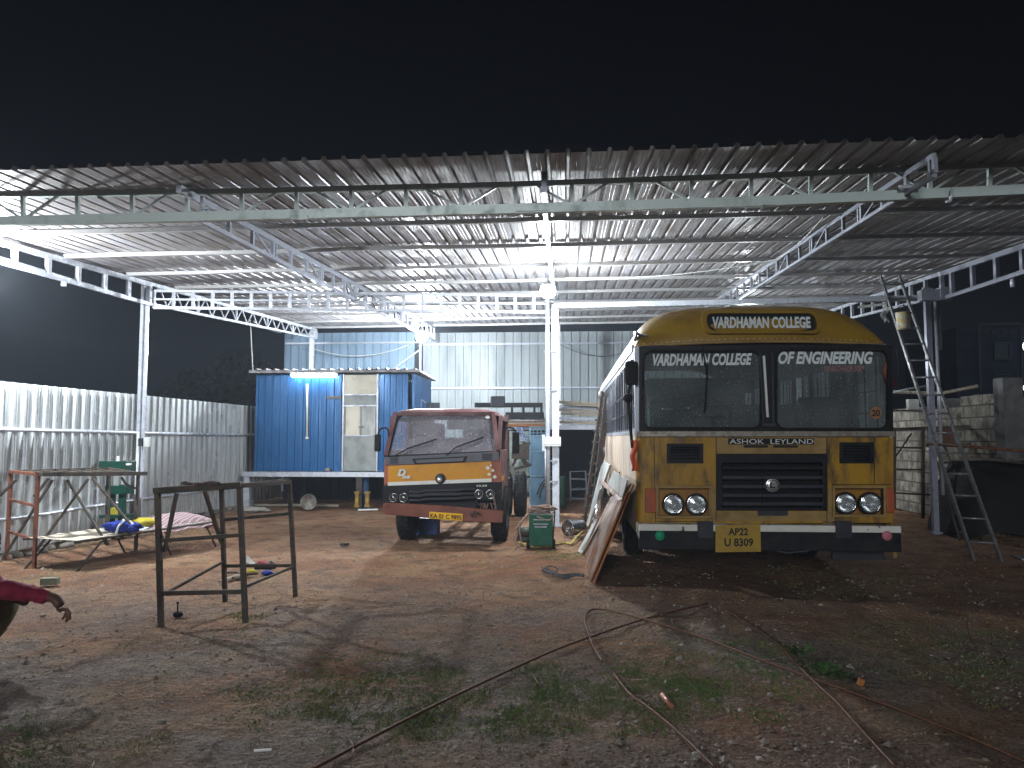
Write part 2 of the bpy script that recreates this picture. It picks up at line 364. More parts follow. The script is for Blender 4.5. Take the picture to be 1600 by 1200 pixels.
        if bevel:
            md = o.modifiers.new('bevel', 'BEVEL'); md.width = bevel; md.segments = 2; md.limit_method = 'ANGLE'
        return o
def tag(o, label=None, cat=None, group=None, kind=None):
    if label: o['label'] = label
    if cat: o['category'] = cat
    if group: o['group'] = group
    if kind: o['kind'] = kind
    return o
def thing(name, loc, label, cat, group=None):
    o = bpy.data.objects.new(name, None); COL.objects.link(o); o.location = Vector(loc); o.empty_display_size = .1
    return tag(o, label, cat, group)
def copy_tree(o, parent=None):
    c = o.copy(); COL.objects.link(c); c.parent = parent
    for ch in [q for q in bpy.data.objects if q.parent == o]: copy_tree(ch, c)
    return c
def rrect(x0, y0, x1, y1, r, n=5):
    pts = []
    for (cx, cy, a0) in ((x1-r, y1-r, 0), (x0+r, y1-r, 90), (x0+r, y0+r, 180), (x1-r, y0+r, 270)):
        for i in range(n+1):
            a = radians(a0 + 90*i/n); pts.append((cx+r*cos(a), cy+r*sin(a)))
    return pts
def sag(a, b, s, n=14):
    a, b = Vector(a), Vector(b)
    return [a.lerp(b, i/n) - Vector((0,0,s*4*(i/n)*(1-i/n))) for i in range(n+1)]
def smooth_path(P, n=8):
    P = [Vector(p) for p in P]; out = []
    for i in range(len(P)-1):
        p0, p1, p2, p3 = P[max(i-1,0)], P[i], P[i+1], P[min(i+2, len(P)-1)]
        for k in range(n):
            t = k/n
            out.append(.5*((2*p1)+(-p0+p2)*t+(2*p0-5*p1+4*p2-p3)*t*t+(-p0+3*p1-3*p2+p3)*t**3))
    out.append(P[-1]); return out

# ------------------------------------------------------------------ ground
def ground_h(x, y):
    d = hypot(x, y); k = max(0, min(1, (26-d)/8))
    h = .030*noise.noise(Vector((x*.55, y*.55, 0))) + .016*noise.noise(Vector((x*2.1, y*2.1, 4)))
    if y < 11: h += .009*noise.noise(Vector((x*7, y*7, 9))) + .005*noise.noise(Vector((x*17, y*17, 2)))
    for x0, c in ((-2.5, .10), (-1.05, .10), (1.2, -.12), (2.7, -.12)):   # wheel ruts
        xr_ = x0 + c*(11-y)*.35 + .12*sin(y*.7+x0); q = (x-xr_)/.13
        if abs(q) < 3 and y < 11: h -= .020*math.exp(-q*q)*(.6+.5*noise.noise(Vector((x*2, y*2, 7)))) - .010*math.exp(-(abs(q)-1.5)**2*3)
    return h*k - .012
def ground():
    def axis(lo, hi, near0, near1, fine, n_out):
        a = []; v = near0
        while v < near1: a.append(v); v += fine
        a.append(near1)
        left = [near0 - (near0-lo)*((i/n_out)**3) for i in range(n_out, 0, -1)]
        right = [near1 + (hi-near1)*((i/n_out)**3) for i in range(1, n_out+1)]
        return left+a+right
    xs = axis(-300, 300, -8, 8, .06, 24); ys = []
    v = 1.5; st = .035
    while v < 24: ys.append(v); v += st; st = min(.22, st*1.013)
    ys = [-300, -60, -10, 0, .8] + ys + [30, 45, 80, 160, 400]
    b = bmesh.new(); rows = [[b.verts.new((x, y, ground_h(x, y))) for x in xs] for y in ys]
    for j in range(len(ys)-1):
        for i in range(len(xs)-1):
            f = b.faces.new((rows[j][i], rows[j][i+1], rows[j+1][i+1], rows[j+1][i])); f.smooth = True
    me = bpy.data.meshes.new('ground'); b.to_mesh(me); b.free(); o = bpy.data.objects.new('ground', me); COL.objects.link(o)
    o['kind'] = 'structure'; o['label'] = 'bare reddish dirt yard with gravel'
    m = bpy.data.materials.new('yard_dirt'); m.use_nodes = True; n = m.node_tree; bs = n.nodes['Principled BSDF']
    bs.inputs['Roughness'].default_value = .92; bs.inputs['Specular IOR Level'].default_value = .25
    co = n.nodes.new('ShaderNodeTexCoord')
    def noi(sc, det, off=0, rough=.6):
        mp = n.nodes.new('ShaderNodeMapping'); mp.inputs['Location'].default_value = (off, off*1.7, 0); n.links.new(co.outputs['Object'], mp.inputs[0])
        t = n.nodes.new('ShaderNodeTexNoise'); t.inputs['Scale'].default_value = sc; t.inputs['Detail'].default_value = det; t.inputs['Roughness'].default_value = rough
        n.links.new(mp.outputs[0], t.inputs['Vector']); return t.outputs[0]
    def rng(s, a, c, x=0, y=1):
        r = n.nodes.new('ShaderNodeMapRange'); r.inputs[1].default_value = a; r.inputs[2].default_value = c; r.inputs[3].default_value = x; r.inputs[4].default_value = y
        n.links.new(s, r.inputs[0]); return r.outputs[0]
    def mix(f, a, c, mode='MIX'):
        x = n.nodes.new('ShaderNodeMix'); x.data_type = 'RGBA'; x.blend_type = mode
        if hasattr(f, 'links'): n.links.new(f, x.inputs['Factor'])
        else: x.inputs['Factor'].default_value = f
        for s, k in ((a, 'A'), (c, 'B')):
            if isinstance(s, tuple): x.inputs[k].default_value = (*s, 1)
            else: n.links.new(s, x.inputs[k])
        return x.outputs['Result']
    def mul(a, c):
        x = n.nodes.new('ShaderNodeMath'); x.operation = 'MULTIPLY'; n.links.new(a, x.inputs[0]); n.links.new(c, x.inputs[1]); return x.outputs[0]
    sep = n.nodes.new('ShaderNodeSeparateXYZ'); n.links.new(co.outputs['Object'], sep.inputs[0])
    soil = mix(rng(noi(.9, 8), .4, .62), (0.346,0.160,0.083), (0.474,0.275,0.154))          # red earth to tan
    soil = mix(rng(noi(3.3, 8, 5), .48, .68), soil, (0.166,0.090,0.054))               # damp dark patches
    grav = mix(rng(noi(9, 8, 2, .75), .4, .6), (0.192,0.147,0.128), (0.371,0.301,0.262))            # grey grit
    near = rng(sep.outputs['Y'], 8.6, 5.4)                                        # grit lies towards the gate
    fac = rng(noi(.8, 7, 11), .36, .56); nz = n.nodes.new('ShaderNodeMath'); nz.operation = 'ADD'; n.links.new(near, nz.inputs[0]); nz.inputs[1].default_value = .05
    c = mix(mul(fac, nz.outputs[0]), soil, grav)
    c = mix(mul(rng(noi(1.6, 8, 21), .5, .66), rng(sep.outputs['X'], -7, -2.0, .8, .35)), c, (0.422,0.301,0.154))   # dry straw litter
    c = mix(mul(rng(noi(.7, 5, 31), .52, .66), rng(sep.outputs['Y'], 9, 5, .0, .75)), c, (0.192,0.109,0.077))   # trodden dark soil
    speck = rng(noi(38, 4, 3, .8), .60, .66); c = mix(mul(speck, rng(noi(2, 3, 8), .35, .6, .1, .8)), c, (0.576,0.499,0.422))
    dark = rng(noi(30, 5, 17, .8), .60, .68, 0, .75); c = mix(dark, c, (0.070,0.051,0.038)); c = mix(rng(noi(11, 7, 41, .78), .56, .66, 0, .65), c, (0.115,0.077,0.058)); c = mix(rng(noi(15, 7, 51, .8), .58, .66, 0, .55), c, (0.512,0.371,0.243))
    c = mix(1.0, c, mix(rng(noi(65, 4, 61, .7), .38, .62), (.62,.60,.58), (1.4,1.4,1.4)), 'MULTIPLY')
    vor = n.nodes.new('ShaderNodeTexVoronoi'); vor.inputs['Scale'].default_value = 26; n.links.new(co.outputs['Object'], vor.inputs['Vector'])
    n.links.new(c, bs.inputs['Base Color'])
    h1 = noi(26, 8, 0, .75); h2 = noi(6, 6, 9, .6)
    ad = n.nodes.new('ShaderNodeMath'); ad.operation = 'MULTIPLY_ADD'; n.links.new(h2, ad.inputs[0]); ad.inputs[1].default_value = 2.0; n.links.new(h1, ad.inputs[2])
    ad2 = n.nodes.new('ShaderNodeMath'); ad2.operation = 'MULTIPLY_ADD'; n.links.new(vor.outputs['Distance'], ad2.inputs[0]); ad2.inputs[1].default_value = -.5; n.links.new(ad.outputs[0], ad2.inputs[2])
    bp = n.nodes.new('ShaderNodeBump'); bp.inputs['Strength'].default_value = 1.0; bp.inputs['Distance'].default_value = .10
    n.links.new(ad2.outputs[0], bp.inputs['Height']); n.links.new(bp.outputs[0], bs.inputs['Normal'])
    me.materials.append(m)
ground()

# ------------------------------------------------------------------ the open shed: posts, trusses, purlins and sheet roof
def zr(x, y): return 3.50 + .049*y + .006*x
def truss(name, x, ya, yb, da, db, step, pattern, m, parent, w=.045, cw=.06, first=0):
    """a truss along Y under the roof plane: chords and web in one mesh"""
    b = B(); T = lambda y: Vector((x, y, zr(x, y)-cw/2)); D = lambda y: da+(db-da)*(y-ya)/(yb-ya)
    Bt = lambda y: T(y) - Vector((0,0,D(y)))
    b.beam(T(ya), T(yb), w, cw); b.beam(Bt(ya), Bt(yb), w, cw*.75)
    y = ya+first; k = 0
    while y < yb-.02:
        y2 = min(y+step, yb)
        if pattern == 'ladder': b.beam(T(y)-Vector((0,0,cw/2)), Bt(y)+Vector((0,0,cw*.37)), w*1.15, w*1.5)
        elif pattern == 'zigzag':
            ym = (y+y2)/2; b.beam(Bt(y), T(ym), w*.5, w*.5); b.beam(T(ym), Bt(y2), w*.5, w*.5)
            if k % 3 == 0: b.beam(T(y), Bt(y), w*.8, w*.8)
        elif pattern == 'mixed':
            b.beam(T(y)-Vector((0,0,cw/2)), Bt(y)+Vector((0,0,cw*.37)), w*1.0, w*1.3)
            if k % 3 == 2: b.beam(T(y), Bt(y2), w*.6, w*.6)
            if k % 3 == 0: b.beam(T(y+step*.15), Bt(y+step*.15), w*.9, w*.9)
        y += step; k += 1
    b.beam(T(yb)-Vector((0,0,cw/2)), Bt(yb)+Vector((0,0,cw*.37)), w*1.2, w*1.2)
    return b.build(name, m, parent)
shed = thing('open_shed', (-.15, 13.2, 0), 'large open steel shed with ribbed sheet roof on trusses and thin grey posts', 'shed')
X0, X1, YF, YR = -7.0, 6.25, 6.22, 20.6
b = B(); pu = .05
sl = Vector((0, 1, .049)).normalized(); ux = Vector((1, 0, .006)).normalized(); nn = ux.cross(sl)
def roof_lap(b, xa, n, yf):  # one row of lapped sheets
    o = Vector((xa, yf, zr(xa, yf)+pu+.004))
    b.sheet(o, ux, sl, nn, n, (YR-yf)*1.0012, .172, .054, .034, segs=16, wob=.014, wfr=.3)
roof_lap(b, X0, X1-X0, YF)
b.build('roof_sheet', M_roof, shed, keep=True)
ys_p = [8.44, 9.83, 11.3, 12.75, 14.2, 15.65, 17.1, 18.6, 20.1]
for i, y in enumerate(ys_p):
    b = B(); n = 12
    for k in range(n):     # slightly bowed box sections
        xa = X0+.1 + (X1-X0-.2)*k/n; xb = X0+.1 + (X1-X0-.2)*(k+1)/n
        f = lambda x: Vector((x, y+.012*sin(x*1.1+i), zr(x, y)+pu/2 - .012*abs(sin(x*.9+i*2))))
        b.beam(f(xa), f(xb+.002), .05, pu)
    b.build('purlin', M_purlin, shed)
YL = 6.95   # plane of the lattice beam at the front
b = B()
tp = [(-30, 305), (400, 299), (800, 289), (1200, 275), (1640, 255)]; bt = [(-30, 352), (400, 342), (800, 332), (1200, 320), (1640, 300)]
def onl(pts, x):
    for (xa, ya), (xb, yb) in zip(pts, pts[1:]):
        if x <= xb: return ya+(yb-ya)*(x-xa)/(xb-xa)
    return pts[-1][1]
TL = lambda px: AY(px, onl(tp, px)+0, YL); BL = lambda px: AY(px, onl(bt, px)-5, YL)
xl, xr = -420, 1900
tp = [(-420, 314)]+tp+[(1900, 246)]; bt = [(-420, 364)]+bt+[(1900, 291)]
P = [xl, -30, 400, 800, 1200, 1640, xr]
for pa, pb in zip(P, P[1:]):
    b.beam(TL(pa), TL(pb), .05, .052); b.beam(BL(pa), BL(pb), .06, .088)
vx = [(120+ (k-1)*(1)*85.5) for k in range(-4, 22)]
base = 207-85.5*2
ver = [base-85.5*k for k in range(5, 0, -1)] + [base+85.5*k for k in range(0, 20)]
for k, px in enumerate(ver):
    px = px*1.0 + max(0, (px-860))*.09
    if px > 1880: break
    b.beam(TL(px)-Vector((0,0,.02)), BL(px)+Vector((0,0,.03)), .034, .034)
    if (k % 2) == 1:
        b.beam(BL(px-6)+Vector((0,0,.04)), TL(px-54)-Vector((0,0,.02)), .022, .022)
        b.beam(BL(px+6)+Vector((0,0,.04)), TL(px+54)-Vector((0,0,.02)), .022, .022)
lat = b.build('lattice_beam', M_green_steel, shed)
for px_, d_, w_ in ((832, .01, .30), (470, .035, .16), (1200, .02, .12)):
    b = B(); b.box(BL(px_)+Vector((0,-.036,-d_)), (w_,.012,.045)); b.build('splice_plate', M_green_steel, lat)
truss('rafter', -6.8, 6.7, 12.0, .17, .33, .62, 'ladder', M_pale, shed, first=.35, cw=.075)
truss('rafter', -6.8, 12.0, 20.4, .33, .22, .55, 'zigzag', M_pale, shed)
truss('rafter', -3.52, 6.995, 20.2, .20, .34, .60, 'mixed', M_steel, shed, first=.1, w=.036, cw=.06)
b = B(); b.beam((-3.52, 6.64, zr(-3.5, 6.64)-.035), (-3.52, 6.99, zr(-3.5, 6.99)-.035), .05, .07); b.build('rafter_tip', M_pale, shed)
truss('rafter', 3.02, 6.38, 20.2, .165, .30, .52, 'mixed', M_steel, shed, w=.032, cw=.045)
truss('rafter', 6.0, 6.4, 12.6, .22, .40, .62, 'ladder', M_steel, shed, first=.3, cw=.075)
truss('rafter', 6.0, 12.6, 20.4, .36, .24, .55, 'ladder', M_pale, shed)
# middle rafter: a flat bar under the roof, its tip standing through the lattice beam
b = B(); b.beam((-.20, 6.75, 3.72), (-.20, 13.0, 3.86), .045, .05)
b.beam((-.19, 6.78, 3.70), (-.19, 6.78, 3.93), .05, .05)
for y in (9.8, 11.2): b.beam((-.20, y, 3.85), (-.20, y, zr(0, y)), .05, .05)
b.build('rafter', M_steel, shed)
YM = 12.95
# ladder-like tie beam on the left, plain channel on the right
b = B()
za, zb, zc = AY(600, 457, 12.5).z, AY(600, 470, 12.5).z, AY(600, 483, 12.5).z
for z, h in ((za, .04), (zb, .03), (zc, .045)): b.beam((-6.78, 12.1, z), (-.36, 13.0, z), .05, h)
k = 0
while k < 21:
    t = k/20.6; p = Vector((-6.78, 12.1, 0)).lerp(Vector((-.36, 13.0, 0)), t)
    b.beam(p+Vector((0,0,zc)), p+Vector((0,0,za)), .048, .03, up=(0,1,0)); k += 1
b.build('tie_beam', M_pale, shed)
zt = AY(1100, 473, 12.9).z
b = B(); b.beam((-.2, 13.05, zt), (6.05, 12.7, zt), .1, .085); b.build('tie_beam', M_pale, shed)
def post(x, y, w, d, top, m=M_pale, base=-.1):
    b = B(); b.box((x, y, (top+base)/2), (w, d, top-base)); b.box((x, y, .01), (w*1.8, d*1.8, .03)); return b
pl = AY(222, 600, 12.05); 
b = post(pl.x-.02, 12.05, .052, .09, zr(-6.8, 12)-.02); b.box((pl.x+.036, 12.07, 1.98), (.04,.05, 3.96)); b.build('post', M_pale, shed)
px_t = AY(856, 600, 13.2).x; px_k = AY(868, 650, 13.2).x
b = B(); b.cyl((px_t, 13.12, -.05), (px_t, 13.12, 3.9), .037, n=12); b.build('post', M_pale, shed)
b = post(px_k, 13.25, .115, .11, zt+.05); b.build('post', M_pale, shed)
for z in (AY(860, 610, 13.2).z, AY(860, 720, 13.2).z, AY(860, 752, 13.2).z, AY(860, 550, 13.2).z):
    b = B(); b.beam((px_t-.05, 13.11, z), (px_k+.03, 13.18, z), .02, .022); b.build('brace', M_steel, shed)
b = post(5.80, 12.68, .085, .08, zt+.04); b.build('post', M_rpost, shed)
b = B(); b.cyl((5.90, 12.62, .6), (5.90, 12.62, 3.75), .028); b.cyl((5.97, 12.66, 2.9), (5.97, 12.66, 3.7), .03)
b.tube(smooth_path([(5.9, 12.6, 3.7), (5.86, 12.6, 3.86), (5.7, 12.6, 3.88)]), .02); b.build('drain_pipe', M_steel, shed)
b = B(); q = AY(1452, 462, 12.55); b.box(q, (.30,.16,.17)); b.box(q+Vector((.22,.0,.02)), (.18,.2,.2)); b.build('bracket', M_steel, shed)
for (x, y) in ((-6.85, 20.2), (-.2, 20.3), (6.0, 20.3)):
    post(x, y, .1, .1, zr(x, y)).build('post', M_pale, shed)
b = B(); b.cyl((-6.83, 7.0, 3.66), (-6.83, 12.0, 3.70), .02); q = AX(100, 441, -6.83); b.cyl((-6.83, q.y, 3.62), (-6.83, q.y, 3.56), .035); b.build('conduit', M_pale, shed)
b = B(); b.cyl((6.06, 7.0, 3.66), (6.06, 12.6, 3.74), .022); q = AX(1582, 424, 6.06); b.cyl((6.06, q.y, 3.66), (6.06, q.y, 3.54), .035); b.build('conduit', M_pale, shed)
b = B(); b.cyl((pl.x, 11.98, 0), (pl.x, 11.98, 1.6), .022); b.build('conduit', M_white, shed)
# loose bracket tips on the left rafter
b = B(); q = AY(316, 316, 6.9); b.box(q, (.035,.03,.11)); b.box(q+Vector((.03,0,-.06)), (.07,.03,.02)); b.build('hook', M_pale, shed)
b = B(); q = AY(1420, 292, 6.85); b.beam(q+Vector((-.08,0,0)), q+Vector((.1,0,0)), .03, .03); b.build('hook', M_pale, shed)
b = B(); q = AY(1485, 316, 6.88); b.cyl(q, q+Vector((.02,0,.12)), .012)
b.cyl(q+Vector((-.03,-.01,-.01)), q+Vector((-.03,-.01,.01)), .018); b.build('hook', M_pale, shed)

# ------------------------------------------------------------------ lit lamps
def led(k): return mat('lit_led_globe_%d' % int(k*100), (1,1,1), .5, emit=(.90,.96,1.0), estr=LED*k)
def bulb(px, py, ax, v, label, group='round white LED lamps hung under the shed', hang=.12, r=.075, m=None, cup=True):
    p = AY(px, py, v) if ax == 1 else Vector(px)
    t = thing('led_lamp', p, label, 'lamp', group)
    b = B(); b.lathe(p+Vector((0,0,.02)), (0,0,1), ([] if cup else [(.035, r*.6), (.07, r*.5)]) or [(-.02+.22*r, r*.86), (-.02+.42*r, r*.74), (-.02+.62*r, r*.35), (-.02+1.0*r, r*.25), (.10, .012), (hang+.05, .01)], 14); b.build('lamp_holder', M_white, t)
    b = B(); b.blob(p+Vector((0,0,-r*.35)), (r, r, r), 2); b.build('globe', m or M_led, t); return t
bulb(856, 450, 1, 11.25, 'glowing white LED lamp on top of the centre post', r=.115, m=led(.46))
bulb(659, 522, 1, 17.3, 'glowing white LED lamp above the truck cab, before the rear wall', r=.14, m=led(.95))
bulb((-6.72, 8.3, 3.45), 0, 0, 0, 'white LED lamp hung from the left rafter just outside the picture', r=.085, m=led(1.15), cup=False)
bulb((4.0, 17.2, 3.3), 0, 0, 0, 'white LED lamp behind the bus roof on the right', m=mat('dimmer_led_globe', (1,1,1), .5, emit=(.9,.96,1), estr=LED*.33))

# ------------------------------------------------------------------ fences and walls
f = thing('sheet_fence', (-7.0, 12, 0), 'tall ribbed galvanised sheet fence with two white pipe rails along the left side', 'fence')
b = B()
b.sheet((-7.0, 6.2, .07), (0,1,0), (0,0,1), (1,0,0), 12.4, 2.13, .205, .07, .034, segs=4, wob=.022, wfr=.6); b.build('sheet_panel', M_fence, f, keep=True)
b = B(); q1 = AX(0, 669, -6.94).z; q2 = AX(400, 681, -6.94).z; b.cyl((-6.94, 6.3, q1), (-6.94, 18.5, q2), .026); b.build('rail', M_pale, f)
b = B(); q1 = AX(0, 812, -6.94).z; q2 = AX(315, 767, -6.94).z; b.tube([(-6.94+.01*sin(i*2), 6.3+1.2*i, q1+(q2-q1)*min(1, i/8)+.01*sin(i*1.7)) for i in range(11)], .022); b.build('rail', M_pale, f)
for y in (6.9, 10.2, 13.5, 16.9): b = B(); b.box((-7.06, y, 1.0), (.05,.05, 2.2)); b.build('fence_post', M_steel, f)
b = B()
for k in range(46):
    y = 7+k*.22; b.blob((-7.0+random.uniform(-.05,.12), y, .01), (random.uniform(.06,.13), random.uniform(.08,.16), random.uniform(.03,.07)), 1, .5, 2, seed=k)
b.build('footing_rubble', mat('rubble', (.13,.12,.10), .9, 0, (.22,.20,.17), 7, bump=.4), f)

w = thing('rear_sheet_wall', (0, 21.6, 0), 'pale ribbed metal sheet wall closing the back of the shed', 'wall')
zt2 = AY(900, 518, 21.6).z
xb = AY(661, 560, 21.6).x
b = B(); b.sheet((xb, 21.6, .0), (1,0,0), (0,0,1), (0,-1,0), 11.5, zt2, .235, .035, .03, segs=4, wob=.03); b.build('sheet_panel', M_rear, w, keep=True)
b = B(); xs_ = AY(444, 560, 21.25).x
b.sheet((xs_, 21.25, .0), (1,0,0), (0,0,1), (0,-1,0), xb-xs_, zt2-.02, .235, .035, .03, segs=4, wob=.03); b.build('sheet_panel', M_rear_haze_tint, w, keep=True)
for py in (537, 606):
    z = AY(800, py, 21.5).z; b = B(); b.beam((xb, 21.53, z), (xb+11.4, 21.53, z), .04, .05); b.build('rail', M_steel, w)
z = AY(550, 536, 21.2).z; b = B(); b.beam((xs_+.05, 21.18, z), (xb, 21.18, z), .04, .05); b.build('rail', M_steel, w)
b = B(); b.beam(AY(610, 580, 21.15), AY(658, 545, 21.15), .04, .04); b.beam((xb, 21.2, 0), (xb, 21.2, zt2), .06, .06); b.build('brace', M_steel, w)

def block_material():
    m = bpy.data.materials.new('concrete_blocks'); m.use_nodes = True; n = m.node_tree; bs = n.nodes['Principled BSDF']; bs.inputs['Roughness'].default_value = .92
    co = n.nodes.new('ShaderNodeTexCoord'); s = n.nodes.new('ShaderNodeSeparateXYZ'); n.links.new(co.outputs['Object'], s.inputs[0])
    ad = n.nodes.new('ShaderNodeMath'); ad.operation = 'ADD'; n.links.new(s.outputs['X'], ad.inputs[0]); n.links.new(s.outputs['Y'], ad.inputs[1])
    cb = n.nodes.new('ShaderNodeCombineXYZ'); n.links.new(ad.outputs[0], cb.inputs[0]); n.links.new(s.outputs['Z'], cb.inputs[1])
    br = n.nodes.new('ShaderNodeTexBrick'); br.inputs['Scale'].default_value = 1; br.inputs['Brick Width'].default_value = .42; br.inputs['Row Height'].default_value = .205
    br.inputs['Mortar Size'].default_value = .014; br.inputs['Mortar Smooth'].default_value = .3
    br.inputs['Color1'].default_value = (.30,.28,.23,1); br.inputs['Color2'].default_value = (.17,.16,.135,1); br.inputs['Mortar'].default_value = (.05,.045,.04,1)
    n.links.new(cb.outputs[0], br.inputs['Vector'])
    t = n.nodes.new('ShaderNodeTexNoise'); t.inputs['Scale'].default_value = 5; t.inputs['Detail'].default_value = 8; n.links.new(co.outputs['Object'], t.inputs['Vector'])
    r = n.nodes.new('ShaderNodeMapRange'); r.inputs[1].default_value = .42; r.inputs[2].default_value = .62; n.links.new(t.outputs[0], r.inputs[0])
    x = n.nodes.new('ShaderNodeMix'); x.data_type = 'RGBA'; n.links.new(r.outputs[0], x.inputs['Factor']); n.links.new(br.outputs['Color'], x.inputs['A']); x.inputs['B'].default_value = (.085,.075,.06,1)
    n.links.new(x.outputs['Result'], bs.inputs['Base Color'])
    iv = n.nodes.new('ShaderNodeMath'); iv.operation = 'MULTIPLY_ADD'; n.links.new(br.outputs['Fac'], iv.inputs[0]); iv.inputs[1].default_value = -1.0; n.links.new(t.outputs[0], iv.inputs[2])
    bp = n.nodes.new('ShaderNodeBump'); bp.inputs['Strength'].default_value = .8; bp.inputs['Distance'].default_value = .03; n.links.new(iv.outputs[0], bp.inputs['Height']); n.links.new(bp.outputs[0], bs.inputs['Normal'])
    return m
M_block = block_material()
w = thing('block_wall', (6.95, 14, 0), 'rough wall of pale concrete blocks behind the tall ladder, right of the bus', 'wall')
b = B(); prof = [(12.95, 0), (18.6, 0), (18.6, 1.9), (17.4, 1.9), (17.4, 2.1), (15.4, 2.1), (15.4, 2.05), (14.1, 2.05), (14.1, 2.22), (12.95, 2.22)]
b.plate(prof, [], lambda u, v: (6.95, u, v), (.2,0,0)); b.build('block_courses', M_block, w, bevel=.01)
b = B(); b.box((7.05, 12.8, 1.2), (.3,.28, 2.5)); b.build('pillar', mat('render_pillar', (.10,.10,.105), .9, 0, (.07,.07,.07), 5, bump=.3), w)
w = thing('boundary_wall', (10, 15.5, 0), 'dark boundary wall of concrete blocks below the signboard at the right edge', 'wall')
b = B(); b.box((10.9, 15.5, 1.12), (7.3, .2, 2.28)); b.box((8.0, 15.35, 2.15), (.3,.2,.35)); b.build('block_courses', mat('dark_block', (.13,.13,.125), .95, 0, (.07,.07,.07), 4, bump=.5, bscale=6), w)

# ------------------------------------------------------------------ blue site cabin on its raised platform
YC = 16.2
cz0 = AY(500, 736, YC).z; cz1 = AY(500, 585, YC).z; cx0 = AY(402, 660, YC).x; cx1 = AY(645, 660, YC).x
dx0, dx1 = AY(536, 660, YC).x, AY(591, 660, YC).x
c = thing('site_cabin', ((cx0+cx1)/2, YC, 0), 'bright blue ribbed metal site cabin with a grey door, raised on a platform', 'cabin')
pt = .17
b = B()
b.sheet((cx0, YC, cz0), (1,0,0), (0,0,1), (0,-1,0), (dx0-cx0), cz1-cz0, pt, .04, .03, segs=2, wob=.015)
b.sheet((dx1, YC, cz0), (1,0,0), (0,0,1), (0,-1,0), (cx1-dx1)+.02, cz1-cz0, .13, .035, .03, segs=2, wob=.03)
b.sheet((cx1, YC, cz0), (0,1,0), (0,0,1), (1,0,0), 2.2, cz1-cz0, .17, .04, .025)
b.sheet((cx0, YC+2.2, cz0), (0,-1,0), (0,0,1), (-1,0,0), 2.2, cz1-cz0, .17, .04, .025)
b.face([(cx0, YC+2.2, cz0), (cx1, YC+2.2, cz0), (cx1, YC+2.2, cz1), (cx0, YC+2.2, cz1)])
b.box((cx0-.005, YC-.01, (cz0+cz1)/2), (.05,.05, cz1-cz0)); b.box((cx1+.01, YC-.01, (cz0+cz1)/2), (.05,.05, cz1-cz0))
b.build('wall', M_cabin, c, keep=True)
b = B(); rx0 = AY(386, 580, YC-.4).x
b.sheet((rx0, YC-.34, cz1+.075), (1,0,0), (0,1,-.02), (0,0,1), cx1-rx0+.25, 2.75, .2, .05, .035, segs=2, wob=.02)
b.beam((rx0, YC-.28, cz1+.04), (cx1+.2, YC-.28, cz1+.04), .05, .05); b.build('roof', M_roof, c, keep=True)
d = None
b = B(); b.box(((dx0+dx1)/2, YC+.0, (cz0+cz1)/2), (dx1-dx0-.01, .03, cz1-cz0-.02))
M_door = mat('grey_door_sheet', (.27,.29,.28), .55, .1, (.20,.22,.21), 4, .45, .7)
d = b.build('door', M_door, c)
mm = (M_pale)
def dpy(y): return AY(560, y, YC).z
M_cream_p = mat('cream_board', (.74,.70,.58), .7, 0, (.58,.55,.45), 4, .45, .7)
b = B(); b.box(((dx0+dx1)/2, YC-.03, (dpy(586)+dpy(616))/2), (dx1-dx0-.03,.02, dpy(586)-dpy(616))); b.build('panel', M_cream_p, d)
b = B(); b.box((AY(552, 655, YC).x, YC-.03, (dpy(635)+dpy(680))/2), (.30,.02, dpy(635)-dpy(680))); b.build('panel', M_cream_p, d)
b = B(); b.box((AY(577, 655, YC).x, YC-.028, (dpy(635)+dpy(680))/2), (.29,.02, dpy(635)-dpy(680))); b.build('panel', M_whitepl, d)
b = B()
for x in (dx0+.012, dx1-.012): b.box((x, YC-.03, (cz0+cz1)/2), (.035,.04, cz1-cz0))
for yy in (617, 634, 681): b.box(((dx0+dx1)/2, YC-.035, dpy(yy)), (dx1-dx0-.05,.03,.025))
b.build('door_frame', M_steel, d)
q = AY(564, 667, YC-.05); b = B(); b.cyl(q+Vector((-.05,0,0)), q+Vector((.06,0,0)), .012); b.build('handle', M_chrome, d)
b = B(); q = AY(522, 621, YC-.06); b.box(q, (.32,.04,.05)); b.build('bracket', M_wood, c)
b = B(); q = AY(480, 600, YC-.05); q2 = AY(480, 684, YC-.05); b.cyl(q, q2, .022); b.box(q2, (.06,.05,.05)); b.build('conduit', M_white, c)
q = AY(512, 735, YC-.12); b = B(); b.box(q+Vector((0,0,.02)), (.09,.06,.06)); b.build('rope_scrap', M_wood, c)
# side shelf with a small air cooler
b = B(); q = AY(672, 645, YC+.6); b.box(q, (.42,.5,.02)); b.beam(q+Vector((-.2,0,0)), q+Vector((-.2,.0,.3)), .02); b.beam(q+Vector((-.2,0,.3)), q+Vector((.2,0,0)), .02)
b.build('shelf', M_pale, c)
b = B(); q = AY(677, 635, YC+.6)
for k in range(3): b.box(q+Vector((-.10+k*.1,-.02,0)), (.07,.2,.16))
b.build('switch_unit', M_plastic, c)
p = thing('cabin_platform', ((cx0+cx1)/2, YC, 0), 'pale steel platform on thick legs under the blue cabin', 'platform')
b = B(); xa, xe = AY(381, 741, YC-.25).x, AY(640, 741, YC-.25).x; zz = AY(480, 741, YC-.25).z
b.box(((xa+xe)/2, YC-.25, zz), (xe-xa,.12,.10)); b.box(((xa+xe)/2, YC+2.2, zz), (xe-xa,.1,.10)); b.box(((xa+xe)/2, YC+1, zz+.035), (xe-xa-.2, 2.4, .02)); b.build('deck_beam', M_pale, p)
